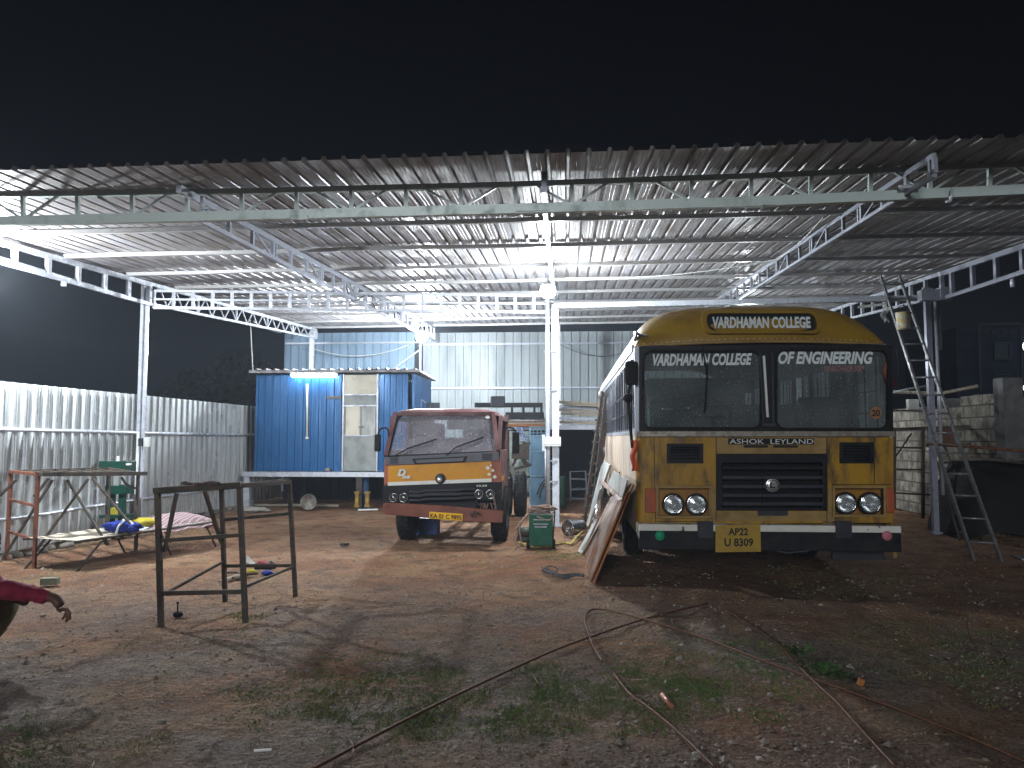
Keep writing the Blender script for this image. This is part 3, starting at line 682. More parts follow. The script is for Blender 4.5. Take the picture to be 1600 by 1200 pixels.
for px in (385, 560, 630):
    q = AY(px, 741, YC-.2); b = B(); b.box((q.x+.03, q.y, zz/2-.03), (.12,.12, zz-.04)); b.build('leg', M_pale if px == 385 else M_dark, p)
q = AY(567, 741, YC-.05); b = B(); b.cyl((q.x+.03, q.y, 0), (q.x+.03, q.y, zz-.05), .10, n=16); b.build('leg', mat('blue_pipe', (.03,.09,.22), .5, 0, (.03,.06,.13), 5), p)
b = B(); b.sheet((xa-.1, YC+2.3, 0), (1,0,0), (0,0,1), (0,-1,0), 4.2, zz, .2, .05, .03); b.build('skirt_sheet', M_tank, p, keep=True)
for px, s in ((558, 1), (574, 1)):
    q = AY(px, 780, YC-.3); b = B(); b.box((q.x, q.y, q.z), (.07,.07,.26)); b.box((q.x, q.y, q.z+.14), (.11,.09,.04)); b.box((q.x, q.y, q.z-.14), (.10,.09,.04))
    tag(b.build('yellow_jack', mat('jack_yellow', (.42,.25,.03), .6, 0, (.2,.12,.03), 9), None, (q.x, q.y, 0)), 'small yellow jack standing %s of the blue pipe leg under the cabin' % ('left' if px == 558 else 'right'), 'jack', 'yellow jacks under the cabin')
t = thing('tube_lamp', AY(490, 586, YC-.1), 'glowing tube lamp fixed along the top of the blue cabin wall', 'lamp')
a_, b_ = AY(456, 587, YC-.10), AY(524, 587, YC-.10)
b = B(); b.cyl(a_, b_, .022); b.build('tube', M_tube, t)
b = B(); b.box((a_+b_)/2+Vector((0,.035,.02)), ((b_-a_).length+.08,.03,.045)); b.build('fitting', M_white, t)
# drum and planks below the cabin
q = G(483, 797); t = thing('steel_drum', q, 'small round grey drum lying on its side below the blue cabin', 'drum')
b = B(); b.lathe(q+Vector((0,-.05,.17)), (.25,-1,0), [(-.3, 0), (-.3,.155), (.0,.155), (.005,.165), (.03,.165), (.032,.145), (.01,.14), (.01, 0)], 24); b.build('shell', mat('drum_grey', (.26,.25,.22), .6, .2, (.14,.12,.10), 7), t)
q = G(440, 792); b = B(); b.beam(q+Vector((-1.0,0,.04)), q+Vector((1.3,-.1,.05)), .09, .04); tag(b.build('plank', M_wood, None, q), 'long pale plank on the ground under the cabin platform', 'plank')
q = G(575, 799); b = B(); b.beam(q+Vector((-.2,0,.03)), q+Vector((.2,.03,.04)), .05, .03); tag(b.build('white_strip', M_white, None, q), 'short white strip lying beside the truck cab on the dirt', 'strip')
q = G(395, 799); b = B(); b.blob(q+Vector((0,0,.03)), (.34,.2,.06), 3, .5, 2.5); tag(b.build('cement_lump', mat('cement', (.36,.34,.30), .9, 0, (.22,.2,.17), 5, bump=.4), None, q), 'grey broken cement lump at the foot of the left platform leg', 'rubble')

# ------------------------------------------------------------------ the yellow college bus
YB = 7.76
BX0, BX1 = .695, 3.185
BXc, BW = (BX0+BX1)/2, (BX1-BX0)/2
bus = thing('bus', (BXc, YB+4, 0), 'old yellow college bus with split windscreen, black grille and green dot on its bumper', 'bus')
Fp = lambda Y: (lambda u, v: AY(u, v, Y))
def bz(py, Y=YB): return AY(1197, py, Y).z
BL_ = 8.6     # length
zs, zw, zg = bz(677), bz(541), bz(538)   # windscreen sill, window head, gutter
# roof with the rounded front dome
def arch(u): return max(0, 1-abs(u)**4.6)**.5
Htop = AY(1197, 475.5, YB+.45).z - zg
def roofpt(u, v, z_off=0):
    uu = -1+2*u; yy = YB-.05 + .75*(1-cos(min(1, v)*pi/2)) + .16*abs(uu)**3.0
    if v > 1: yy = YB-.05+.75+.16*abs(uu)**3*(1-(v-1)) + (v-1)*(BL_-.75)
    z = zg + Htop*arch(uu)*sin(min(1, v)*pi/2) + .03*(1-uu*uu)*(1-min(1, v))
    w = BW*(1-.006)
    return Vector((BXc+uu*w, yy, z))
def usp(i): # denser at the edges
    return .5-.5*cos(pi*i)
b = B(); b.grid(36, 12, lambda u, v: roofpt(usp(u), v)); dome = b.build('front_dome', M_dome, bus)
b = B(); b.grid(36, 8, lambda u, v: roofpt(usp(u), 1+v)); 
b.beam((BX0+.02, YB+.25, zg), (BX0+.02, YB+BL_, zg), .07, .07); b.beam((BX1-.02, YB+.25, zg), (BX1-.02, YB+BL_, zg), .07, .07); b.build('roof', M_busroof, bus)
b = B(); pts = [Vector((BXc+(-1+2*i/24)*BW*1.0, YB-.055+.16*abs(-1+2*i/24)**3, zg+.03*(1-(-1+2*i/24)**2)-.008)) for i in range(25)]; b.tube(pts, .016); b.build('gutter', M_bustan, bus)
b = B()
for i in range(44):
    u = -1+2*(i+.5)/44; b.blob((BXc+u*BW*.99, YB-.062+.16*abs(u)**3, zg+.03*(1-u*u)+.018), (.006,.005,.006), 1)
b.build('rivet_row', M_chip, dome)
# destination board
def board(u, v, Y=YB): # leaning back with the dome
    p = AY(u, v, Y-.02); t = (p.z-bz(520)); return p+Vector((0, .62*t - .035, 0))
b = B(); b.plate(rrect(1098, 482, 1284, 522, 14), [rrect(1106, 487, 1277, 517, 11)], lambda u, v: board(u, v, YB-.02), (0,.30,0)); fr = b.build('board_frame', M_dome, bus, bevel=.006)
b = B(); b.plate(rrect(1104, 485, 1279, 519, 12), [], lambda u, v: board(u, v, YB+.02), (0,.28,0)); b.build('destination_board', mat('board_black', (.015,.017,.017), .5, spec=.15), bus)
def txt(name, body, x0, y0, x1, y1, Y, m, parent, shear=.25, bold=.0, fn=None, slope=0):
    b = B(); W_, H_ = x1-x0, y1-y0
    g = fn or (lambda u, v: AY(u, v, Y))
    b.text(body, lambda u, v, d: g(x0+u, y1-v+slope*u), W_, H_, shear, bold); return b.build(name, m, parent)
txt('lettering', 'VARDHAMAN COLLEGE', 1115, 493, 1269, 513, 0, M_ltext, bus, .25, .04, fn=lambda u, v: board(u, v, YB+.005))
# windscreen surround with the two panes
b = B()
po, pi_ = rrect(1005, 548, 1189, 669, 13), rrect(1213, 546, 1388, 670, 14)
b.plate([(999, 676), (999, 541), (1100, 536), (1197, 534), (1300, 535), (1394, 539), (1396, 676)], [po, pi_], Fp(YB), (0,.06,0)); ws = b.build('windscreen_frame', M_blackp, bus)
for pane, nm in ((rrect(1003, 546, 1191, 671, 13), 0), (rrect(1211, 544, 1390, 672, 14), 1)):
    b = B(); b.plate(pane, [], Fp(YB+.035), (0,.006,0)); b.build('windscreen_pane', M_busglass, bus)
b = B()
for pane in (po, pi_):
    pts = [AY(u, v, YB-.006) for u, v in pane]; b.tube(pts+[pts[0]], .013, 6)
b.build('rubber_seal', M_black, ws)
b = B(); b.beam(AY(1193, 556, YB-.03), AY(1199, 652, YB-.03), .022, .03); b.build('divider_strip', M_white, ws)
b = B(); b.beam(AY(1206, 550, YB-.02), AY(1208, 664, YB-.02), .018, .02); b.beam(AY(1187, 550, YB-.02), AY(1192, 664, YB-.02), .012, .02); b.beam(AY(1190, 664, YB-.02), AY(1212, 664, YB-.02), .03, .03); b.build('divider_edge', M_plastic, ws)
txt('lettering', 'VARDHAMAN COLLEGE', 1020, 553, 1175, 572, YB+.028, M_ltext, ws, .25, .04, slope=-.01)
txt('lettering', 'OF ENGINEERING', 1216, 549, 1364, 569, YB+.028, M_ltext, ws, .25, .04)
txt('lettering', 'VANASTHALIPURAM', 1287, 571, 1350, 581, YB+.028, M_redtext, ws, 0, .01)
b = B(); b.plate([(1368.5+8.5*cos(i*pi/10), 645+9.5*sin(i*pi/10)) for i in range(20)], [], Fp(YB+.03), (0,.003,0)); st = b.build('round_sticker', mat('sticker_orange', (.30,.13,.06), .6), ws)
txt('numeral', '20', 1362.5, 640, 1375, 650.5, YB+.026, M_ink, ws, 0, .03)
b = B(); b.tube([AY(1098, 540, YB-.03), AY(1105, 590, YB-.035), AY(1102, 643, YB-.02)], .007); b.beam(AY(1106, 566, YB-.03), AY(1100, 645, YB-.02), .012, .02); b.build('wiper', M_black, ws)
# chrome strip below the windscreen
b = B(); b.box((BXc, YB-.012, (bz(674)+bz(682))/2), (2*BW, .05, bz(674)-bz(682))); b.build('sill_strip', mat('dull_trim', (.30,.28,.24), .4, .5, (.16,.14,.12), 9), bus)
# lower front: yellow plates around the grille
gx0, gx1, gy0, gy1 = 1120, 1293, 709, 798
hl = (1029, 763, 1111, 806); hr = (1305, 763, 1381, 804)
b = B()
outer = [(1001, 683), (1396, 683), (1396, 812), (1390, 817), (1008, 819), (1001, 812)]
b.plate(outer, [[(gx0, gy0), (gx1, gy0), (gx1, gy1), (gx0, gy1)], [(hl[0], hl[1]), (hl[2], hl[1]), (hl[2], hl[3]), (hl[0], hl[3])], [(hr[0], hr[1]), (hr[2], hr[1]), (hr[2], hr[3]), (hr[0], hr[3])],
    [(1042, 693), (1099, 693), (1099, 724), (1042, 724)], [(1312, 691), (1365, 691), (1365, 724), (1312, 724)]], Fp(YB), (0,.045,0)); fp = b.build('front_panel', M_buspaint, bus)
b = B(); b.plate([(1119, 684), (1291, 684), (1291, 708.5), (1119, 708.5)], [], Fp(YB-.004), (0,.003,0))
b.plate([(1119, 799), (1294, 799), (1294, 814), (1119, 814)], [], Fp(YB-.004), (0,.003,0)); b.plate([(1108, 763), (1119, 763), (1119, 815), (1108, 815)], [], Fp(YB-.004), (0,.003,0)); b.plate([(1294, 763), (1304, 763), (1304, 815), (1294, 815)], [], Fp(YB-.004), (0,.003,0))
b.build('faded_panel', M_bustan, fp)
for (x0, y0, x1, y1) in (hl, hr):
    b = B(); o = 4; b.plate([(x0-o, y0-o), (x1+o, y0-o), (x1+o, y1+o), (x0-o, y1+o)], [[(x0, y0), (x1, y0), (x1, y1), (x0, y1)]], Fp(YB-.025), (0,.03,0))
    b.build('headlight_surround', M_bustan, fp, bevel=.003)
b = B()
for (x0, y0, x1, y1) in (hl, hr): b.plate([(x0-1, y0-1), (x1+1, y0-1), (x1+1, y1+1), (x0-1, y1+1)], [], Fp(YB+.085), (0,.02,0))
b.build('headlight_panel', mat('headlight_back_orange', (.30,.14,.02), .5, 0, (.2,.09,.02), 5), fp)
M_lens = glass_material('headlight_lens', (.9,.93,.95), (.5,.5,.5), .05)
for (px, py) in ((1051.5, 788), (1088, 788), (1321, 786), (1359, 786)):
    p = AY(px, py, YB+.01); h = B(); h.lathe(p, (0,1,0), [(-.02,.098), (-.03,.090), (-.02,.084), (.0,.084)], 28); ho = h.build('headlight', M_chrome, bus)
    h = B(); h.lathe(p, (0,1,0), [(.0,.086), (.03,.065), (.05,.03), (.055,.0)], 28); h.cyl(p+Vector((0,-.005,0)), p+Vector((0,.05,0)), .014); h.build('reflector', M_lamp, ho)
    h = B(); h.lathe(p, (0,1,0), [(-.028, .0), (-.024,.04), (-.012,.083)], 28); h.build('lens', M_lens, ho)
    h = B(); pts = [p+Vector((.102*cos(a*pi/14), -.012, .102*sin(a*pi/14))) for a in range(29)]; h.tube(pts, .010, 6); h.build('rim', M_black, ho)
# corners: the front wraps round to the sides
for sx, x in ((-1, BX0), (1, BX1)):
    b = B()
    b.grid(6, 1, lambda u, v: Vector((x + sx*(-.055+.055*sin(u*pi/2)), YB+.0+.10*(1-cos(u*pi/2)), bz(818)+(bz(683)-bz(818))*v))); b.build('corner_panel', M_buspaint, bus)
    lx = (1008, 1025) if sx < 0 else (1384, 1396)
    q = AY((lx[0]+lx[1])/2, 782, YB-.012); b = B(); b.box(q, ((lx[1]-lx[0])*.0062, .05, .235), bev=.008); b.build('indicator_lamp', mat('orange_lens', (.40,.09,.03), .35, 0, (.28,.07,.03), 12), bus)
for (pa_, pb_) in (((1119, 684), (1119, 816)), ((1292, 684), (1292, 816)), ((1366, 684), (1366, 757)), ((1022, 684), (1024, 816)), ((1300, 757), (1392, 757)), ((1026, 815), (1112, 815))):
    b = B(); b.beam(AY(*pa_, YB-.004), AY(*pb_, YB-.004), .006, .006, up=(0,1,0)); b.build('seam', M_ink, fp)
# grille
b = B(); b.plate([(gx0, gy0), (gx1, gy0), (gx1, gy1), (gx0, gy1)], [[(gx0+8, gy0+14), (gx1-8, gy0+14), (gx1-8, gy1-5), (gx0+8, gy1-5)]], Fp(YB-.012), (0,.05,0)); gr = b.build('grille', M_blackp, bus, bevel=.004)
b = B(); b.plate([(gx0+6, gy0+12), (gx1-6, gy0+12), (gx1-6, gy1-3), (gx0+6, gy1-3)], [], Fp(YB+.09), (0,.01,0)); b.build('backing', mat('void_black', (.008,.008,.009), .9), gr)
for k, yy in enumerate((731, 746, 760, 774, 787)):
    b = B(); q0, q1 = AY(gx0+8, yy, YB+.0), AY(gx1-8, yy, YB+.0); dz = .036
    for (xa, xe) in ((0, .40), (.40, .62), (.62, 1.0)):
        A_, C_ = q0.lerp(q1, xa), q0.lerp(q1, xe); off = -.012 if xa == .40 else 0
        b.beam(A_+Vector((0,off,0)), C_+Vector((0,off,0)), .05, dz, bev=.008)
    b.build('bar', M_plastic if k != 0 else M_blackp, gr)
q = AY(1207, 758, YB-.03); b = B(); b.lathe(q, (0,1,0), [(-.012, 0), (-.012,.045), (-.006,.060), (-.006,.066), (.03,.070)], 28); bd = b.build('badge', mat('badge_silver', (.42,.43,.43), .35, .6, (.25,.25,.25), 20), gr)
b = B(); pts = [q+Vector((.050*cos(a*pi/12), -.014, .050*sin(a*pi/12))) for a in range(25)]; b.tube(pts, .004, 5); b.build('ring', M_plastic, bd)
txt('emblem', 'L', 1203, 753, 1211, 763, YB-.045, M_ink, bd, 0, .04)
for (x0, y0, x1, y1) in ((1042, 693, 1099, 724), (1312, 691, 1365, 724)):
    b = B(); b.plate([(x0, y0), (x1, y0), (x1, y1), (x0, y1)], [[(x0+6, y0+5), (x1-6, y0+5), (x1-6, y1-4), (x0+6, y1-4)]], Fp(YB-.01), (0,.03,0)); b.plate([(x0+2, y0+2), (x1-2, y0+2), (x1-2, y1-2), (x0+2, y1-2)], [], Fp(YB+.05), (0,.01,0))
    for k in range(5):
        yy = y0+8+k*4.6; b.beam(AY(x0+6, yy, YB+.01), AY(x1-6, yy, YB+.01), .03, .011)
    b.build('side_vent', M_blackp, bus)
b = B(); b.plate([(1138, 685), (1272, 685), (1272, 694.5), (1138, 694.5)], [], Fp(YB-.012), (0,.006,0)); ns = b.build('name_strip', M_blackp, bus)
b = B(); b.text('ASHOK  LEYLAND', lambda u, v, d: AY(1140+u, 693.5-v, YB-.017), 131, 7.5, 0, .0); b.build('lettering', M_white, ns)
for x0, x1 in ((1162, 1200), (1208, 1247)):
    b = B(); b.plate(rrect(x0, 695.5, x1, 699.5, 1.8), [], Fp(YB-.008), (0,.004,0)); b.build('slot', M_ink, fp)
b = B(); b.plate(rrect(1184, 798, 1231, 806, 1.5), [], Fp(YB-.01), (0,.005,0)); b.build('slot', M_plastic, fp)
# bumper
zb0, zb1, zb2 = bz(858), bz(829), bz(818)
b = B(); b.box((BXc, YB-.06, (zb0+zb1)/2), (2.47, .12, zb1-zb0), bev=.012); bmp = b.build('bumper', mat('bumper_black', (.010,.011,.016), .5, 0, (.022,.022,.022), 6, bump=.1, spec=.12), bus)
b = B(); b.box((BXc, YB-.06, (zb1+zb2)/2), (2.475, .13, zb2-zb1-.004), bev=.008); b.build('white_stripe', M_chip, bmp)
for px, m in ((1031, mat('green_dot', (.01,.30,.15), .5)), (1386, mat('pink_dot', (.50,.16,.21), .5))):
    b = B(); q = AY(px, 837, YB-.122); b.lathe(q, (0,1,0), [(-.004, 0), (-.004,.046), (.006,.046)], 24); b.build('round_marker', m, bmp)
for px in (1102, 1318):
    b = B(); q = AY(px, 824, YB-.13); b.box(q+Vector((0,0,-.01)), (.15,.02,.14)); b.box(q+Vector((0,-.005,-.085)), (.14,.03,.03)); b.build('tow_bracket', M_plastic, bmp)
b = B(); b.plate([(1118, 821), (1188, 819), (1189, 862), (1118, 863)], [], Fp(YB-.16), (0,.006,0)); np_ = b.build('number_plate', M_plate, bus)
txt('lettering', 'AP22', 1138, 825, 1169, 836.5, YB-.164, M_ink, np_, 0, .03)
txt('lettering', 'U 8309', 1132, 841, 1177, 854, YB-.164, M_ink, np_, 0, .03)
b = B(); b.tube([AY(1198, 857, YB-.1), AY(1230, 864, YB-.12), AY(1262, 861, YB-.12), AY(1264, 857, YB-.12)], .010); b.build('hanging_pipe', M_plastic, bus)
b = B(); b.box(AY(1340, 866, YB+.2), (.5,.05,.1)); b.build('under_guard', M_plastic, bus)
b = B(); b.beam(AY(1396, 822, YB-.06), AY(1401, 868, YB+.0), .03, .10); b.build('corner_bracket', M_bustan, bus)
b = B(); b.plate([(1000, 820), (1006, 820), (1006, 862), (998, 838)], [], Fp(YB-.1), (0,.2,0)); b.build('side_flap', M_whitepl, bus)
# sides
zb = .55
for sx, x in ((-1, BX0), (1, BX1)):
    d_ = Vector((-sx*.05, 0, 0)); yA, yE = YB+.10, YB+BL_
    b = B(); arch_ = [(YB+2.45+.55*cos(a*pi/8), .52+.55*sin(a*pi/8)) for a in range(8, -1, -1)]
    arch2 = [(YB+6.3+.55*cos(a*pi/8), .52+.55*sin(a*pi/8)) for a in range(8, -1, -1)]
    b.plate([(yA, zb)]+[(u, max(v, zb)) for u, v in arch_]+[(u, max(v, zb)) for u, v in arch2]+[(yE, zb), (yE, zs), (yA, zs)], [], lambda u, v: Vector((x, u, v)), d_); sd_ = b.build('side_panel', M_cream if sx < 0 else M_buspaint, bus)
    b = B(); n = 11
    b.beam((x+d_.x/2, yA, zs+.02), (x+d_.x/2, yE, zs+.02), .06, .06)
    b.beam((x+d_.x/2, yA, zg-.07), (x+d_.x/2, yE, zg-.07), .05, .08)
    for k in range(n+1):
        y = yA+.02+(yE-yA-.06)*k/n; b.box((x+d_.x/2, y, (zs+zg)/2), (.05,.05 if k else .09, zg-zs))
    b.build('window_frame', M_steel, bus)
    b = B()
    for k in range(26): b.cyl((x+sx*.01, yA+.3+k*.31, zs+.03), (x+sx*.01, yA+.3+k*.31, zg-.1), .008, n=6)
    for z in (zs+.22, zs+.44): b.cyl((x+sx*.01, yA+.2, z), (x+sx*.01, yE, z), .007, n=6)
    b.build('window_bars', M_plastic, bus)
b = B(); b.box((BXc, YB+BL_, (zb+zg)/2), (2*BW-.02,.05, zg-zb)); b.build('rear_panel', M_buspaint, bus)
b = B(); b.box((BXc, YB+BL_/2, .86), (2*BW-.12, BL_-.2, .05)); b.box((BXc-.4, YB+BL_/2, .66), (.1, BL_-.6, .2)); b.box((BXc+.4, YB+BL_/2, .66), (.1, BL_-.6, .2)); b.box((BXc, YB+2.4, .5), (2.0,.14,.14)); b.box((BXc, YB+.6, .62), (1.2,.6,.35)); b.build('chassis', M_black, bus)
def wheel(parent, x, y, r, w, rimr, side, name='wheel'):
    b = B(); pr = [(-w/2, rimr), (-w/2, r*.86), (-w/2+.03, r*.97), (-w*.3, r), (w*.3, r), (w/2-.03, r*.97), (w/2, r*.86), (w/2, rimr)]
    b.lathe((x, y, r-.012), (1,0,0), pr, 36)
    for k in range(36):   # tread blocks
        a = 2*pi*k/36
        for s in (-.25, .25): b.box((x+s*w, y+(r+.001)*cos(a), r-.012+(r+.001)*sin(a)), (w*.26, .035, .012), Matrix.Rotation(a+pi/2, 3, 'X'))
    o = b.build(name, M_black, parent)
    b = B(); b.lathe((x, y, r-.012), (1,0,0), [(side*w*.35, 0), (side*w*.35, rimr*.3), (side*w*.15, rimr*.4), (side*w*.1, rimr*.8), (side*w*.45, rimr*.9), (side*w*.5, rimr*1.02)], 24)
    for k in range(8): a = 2*pi*k/8; b.cyl((x+side*w*.1, y+rimr*.55*cos(a), r+rimr*.55*sin(a)), (x+side*w*.2, y+rimr*.55*cos(a), r+rimr*.55*sin(a)), .02, n=6)
    b.build('rim', M_plastic, o); return o
for y in (YB+2.45, YB+6.3):
    wheel(bus, BX0+.17, y, .47, .26, .27, -1); wheel(bus, BX1-.17, y, .47, .26, .27, 1)
# cab interior
b = B(); b.box((BXc, YB+.22, zs-.12), (2*BW-.14, .34, .22), bev=.03); b.build('dashboard', M_plastic, bus)
b = B(); cs = AY(1112, 652, YB+.45); pts = [cs+Vector((.2*cos(a*pi/14), .07*sin(a*pi/14), .19*sin(a*pi/14))) for a in range(29)]; b.tube(pts, .013, 6); b.beam(cs+Vector((-.2,0,0)), cs+Vector((.2,0,0)), .03, .02); b.beam(cs, cs+Vector((0,-.25,-.25)), .04, .04); b.build('steering_wheel', M_black, bus)
b = B()
for (x, y) in [(AY(1050, 640, YB+1.1).x, YB+1.1), (AY(1290, 640, YB+1.3).x, YB+1.3)]:
    b.box((x, y, 1.35), (.48,.46,.12), bev=.04); b.box((x, y+.24, 1.68), (.48,.10,.6), bev=.04); b.box((x, y, 1.1), (.3,.3,.4))
for r_ in range(6):
    for x in (BXc-.62, BXc+.62):
        y = YB+2.2+r_*.95; b.box((x, y, 1.32), (.9,.42,.1), bev=.03); b.box((x, y+.22, 1.62), (.9,.09,.62), bev=.03)
        b.box((x, y, 1.08), (.7,.05,.4))
b.build('seats', M_seat, bus)
b = B(); yq = YB+1.65     # partition behind the driver
b.box((AY(1120, 640, yq).x-.25, yq, 1.62), (1.15,.03,1.2)); b.box((AY(1350, 620, yq).x, yq, 1.7), (.40,.03,1.5)); b.build('partition', M_int, bus)
b = B(); b.box((AY(1085, 604, YB+1.6).x, YB+1.5, AY(1085, 604, YB+1.5).z), (1.35,.02,.16)); b.build('reflection_strip', mat('pale_reflection', (.30,.38,.37), .6, 0, (.20,.26,.26), 6), bus)  # pale strip standing in for a ghost reflection in the windscreen
b = B(); b.plate(rrect(1332, 600, 1357, 672, 11), [], Fp(YB+1.45), (0,.01,0)); b.build('rear_view_pane', mat('pale_glass', (.50,.54,.55), .3), bus)
b = B(); b.cyl(AY(1332, 600, YB+.8), AY(1334, 672, YB+.8), .02); b.cyl(AY(1035, 640, YB+.5), AY(1150, 632, YB+.6), .012); b.build('grab_rail', M_chrome, bus)
# mirror, ribbons, horn
b = B(); q = AY(987, 583, YB-.02); b.box(q, (.13,.05,.24), bev=.03); mi_ = b.build('mirror', M_black, bus)
b = B(); b.tube(smooth_path([q+Vector((.06,.03,.05)), AY(984, 602, YB+.05), AY(983, 640, YB+.05), AY(988, 700, YB+.05)]), .016); b.blob(AY(981, 622, YB), (.05,.05,.05), 2); b.build('mirror_arm', M_black, mi_)
b = B(); b.grid(4, 12, lambda u, v: AY(986+9*u+2*sin(v*9), 688+48*v, YB+.02+.03*sin(u*6+v*5)) ); b.build('orange_ribbon', mat('ribbon', (.55,.10,.04), .6), bus)
b = B(); b.lathe(AY(1000, 526, YB+.1), (-1,-.4,0), [(-.1,.02), (0,.03), (.05,.055), (.06, .0)], 14); b.build('horn', M_chrome, bus)
b = B(); b.grid(6, 10, lambda u, v: AY(1378+9*u+3*sin(v*8), 478+24*v+3*sin(u*9), YB+.15+.06*sin(u*4+v*7))); b.grid(8, 3, lambda u, v: AY(1340+45*u, 478-5*u+4*v, YB+.3)); b.build('torn_lining', M_whitepl, bus)
b = B(); b.grid(4, 14, lambda u, v: AY(1379+(10+6*v)*u+5*v+2*sin(v*7), 538+66*v, YB+.05+.05*sin(u*5+v*6))); b.build('red_cloth', mat('dull_red_cloth', (.14,.03,.03), .9, 0, (.25,.08,.05), 6), bus)
b = B(); b.tube(smooth_path([AY(1388, 540, YB+.1), AY(1400, 543, YB+.1), AY(1403, 570, YB+.1), AY(1402, 590, YB+.1)]), .006); b.tube([AY(1380, 552, YB+.1), AY(1400, 552, YB+.1)], .005); b.build('wire_loop', M_plastic, bus)

# ------------------------------------------------------------------ the tipper truck with the maroon cab
YT = 10.62
tr = thing('truck', (AY(690, 800, YT).x, 12.2, 0), 'small truck with maroon cab, yellow front panel and sagging rust-red bumper', 'truck')
T0 = Fp(YT)
XL, XR = AY(599, 740, YT).x, AY(781, 740, YT).x
tz = lambda py, Y=YT: AY(690, py, Y).z
ztop = AY(690, 641, YT+.45).z
CABL = 1.55
def ysl(z): # front face: upright below the cowl, raked windscreen above
    z0 = tz(712); return YT + (0 if z < z0 else (z-z0)/(ztop-z0)*.36)
def P2(u, v): # pixel on the raked front
    p = AY(u, v, YT)
    for _ in range(4): p = AY(u, v, ysl(p.z))
    return p
zlow, zcow, zsil = tz(790), tz(727), tz(712)
# lower body
b = B()
b.plate([(600, 720), (604, 712), (776, 705), (781, 715), (784, 757), (600, 757)], [], lambda u, v: AY(u, v, YT+.012), (0,.03,0)); cb = b.build('front_panel', M_trucko, tr)
b = B(); b.plate([(606, 728), (768, 721), (768, 752), (606, 757.5)], [], lambda u, v: AY(u, v, YT-.004), (0,.012,0)); yp = b.build('yellow_panel', M_trucky, cb)
b = B(); b.plate([(606, 753.5), (768, 747.5), (768, 753), (606, 759)], [], lambda u, v: AY(u, v, YT-.008), (0,.006,0)); b.build('white_stripe', M_white, yp)
q = AY(688, 748, YT-.012); b = B(); b.lathe(q, (0,1,0), [(-.01,0), (-.01,.055), (0,.072), (.02,.074)], 24); bb = b.build('badge', M_plastic, yp); b = B(); b.lathe(q+Vector((-.01,0,-.012)), (0,1,0), [(-.014, 0), (-.014,.03), (-.008,.034)], 16); b.build('badge_centre', M_lamp, bb)
b = B(); b.text('D', lambda u, v, d: AY(621+u, 744-v, YT-.012), 13, 11, .3, .05); b.build('emblem', M_white, yp)
b = B(); b.text('J', lambda u, v, d: AY(625+u, 740-v, YT-.016), 5, 5, .3, .02); b.build('emblem_black_letter', M_ink, yp)  # black letter printed over the emblem
b = B(); b.text('ne', lambda u, v, d: AY(628+u, 748-v, YT-.014), 13, 5, .3, .05); b.build('emblem', M_white, yp)
b = B()
for (u, v, s) in ((762, 731, 3), (764, 741, 2.5), (770, 735, 2.5), (773, 745, 3), (767, 727, 1.6)):
    b.plate([(u+s*cos(a)*(1+.3*sin(a*3)), v+s*.9*sin(a)) for a in [k*pi/6 for k in range(12)]], [], lambda u, v: AY(u, v, YT-.006), (0,.004,0))
b.build('chipped_paint', M_white, cb)
# cowl
b = B(); b.plate([(602, 714), (779, 706), (779, 720), (602, 727)], [], lambda u, v: AY(u, v, YT-.012), (0,.05,0)); cw = b.build('cowl', M_cowl, tr, bevel=.004)
b = B()
for (x0, x1) in ((609, 622), (753, 769)):
    for k in range(4): b.plate([(x0, 715.5+k*2.6-(x0-602)*.04), (x1, 715.5+k*2.6-(x1-602)*.04), (x1, 716.7+k*2.6-(x1-602)*.04), (x0, 716.7+k*2.6-(x0-602)*.04)], [], lambda u, v: AY(u, v, YT-.018), (0,.01,0))
b.plate([(644, 717), (730, 713), (726, 722), (648, 725)], [[(648, 718.5), (726, 714.5), (723, 720.5), (651, 723.5)]], lambda u, v: AY(u, v, YT-.018), (0,.008,0)); b.build('vent_slots', M_black, cw)
# grille band with lamps
b = B(); b.plate([(598, 759), (784, 753), (784, 800), (598, 789)], [[(640, 768), (743, 765), (743, 784), (640, 787)], [(746, 782), (776, 782), (776, 796), (746, 794)]], lambda u, v: AY(u, v, YT+.0), (0,.04,0)); gg = b.build('grille', M_blackp, tr)
b = B(); b.plate([(636, 764), (780, 762), (780, 797), (636, 790)], [], lambda u, v: AY(u, v, YT+.12), (0,.01,0)); b.build('backing', MATS['void_black'], gg)
for k, yy in enumerate((767.5, 774, 780.5)):
    b = B(); b.tube(smooth_path([AY(640, yy+1, YT-.0), AY(658, yy+1.5, YT-.015), AY(664, yy-.5, YT-.015), AY(715, yy-1.5, YT-.015), AY(722, yy-2.5, YT-.015), AY(745, yy-3, YT)], 4), .020, 8); b.build('bar', M_plastic, gg)
txt('lettering', '10.59', 745, 757.5, 761, 760.5, YT-.004, M_white, gg, 0, .02)
b = B()
for k in range(7): b.tube(smooth_path([AY(746+k*4, 786, YT+.06), AY(748+k*4+random.uniform(-4,4), 792, YT+.03), AY(744+k*4+random.uniform(-4,4), 800, YT+.05)]), .008, 6)
b.tube(smooth_path([AY(768, 770, YT+.0), AY(772, 780, YT-.01), AY(776, 795, YT+.01)]), .012); b.build('loose_wiring', M_cableb, gg)
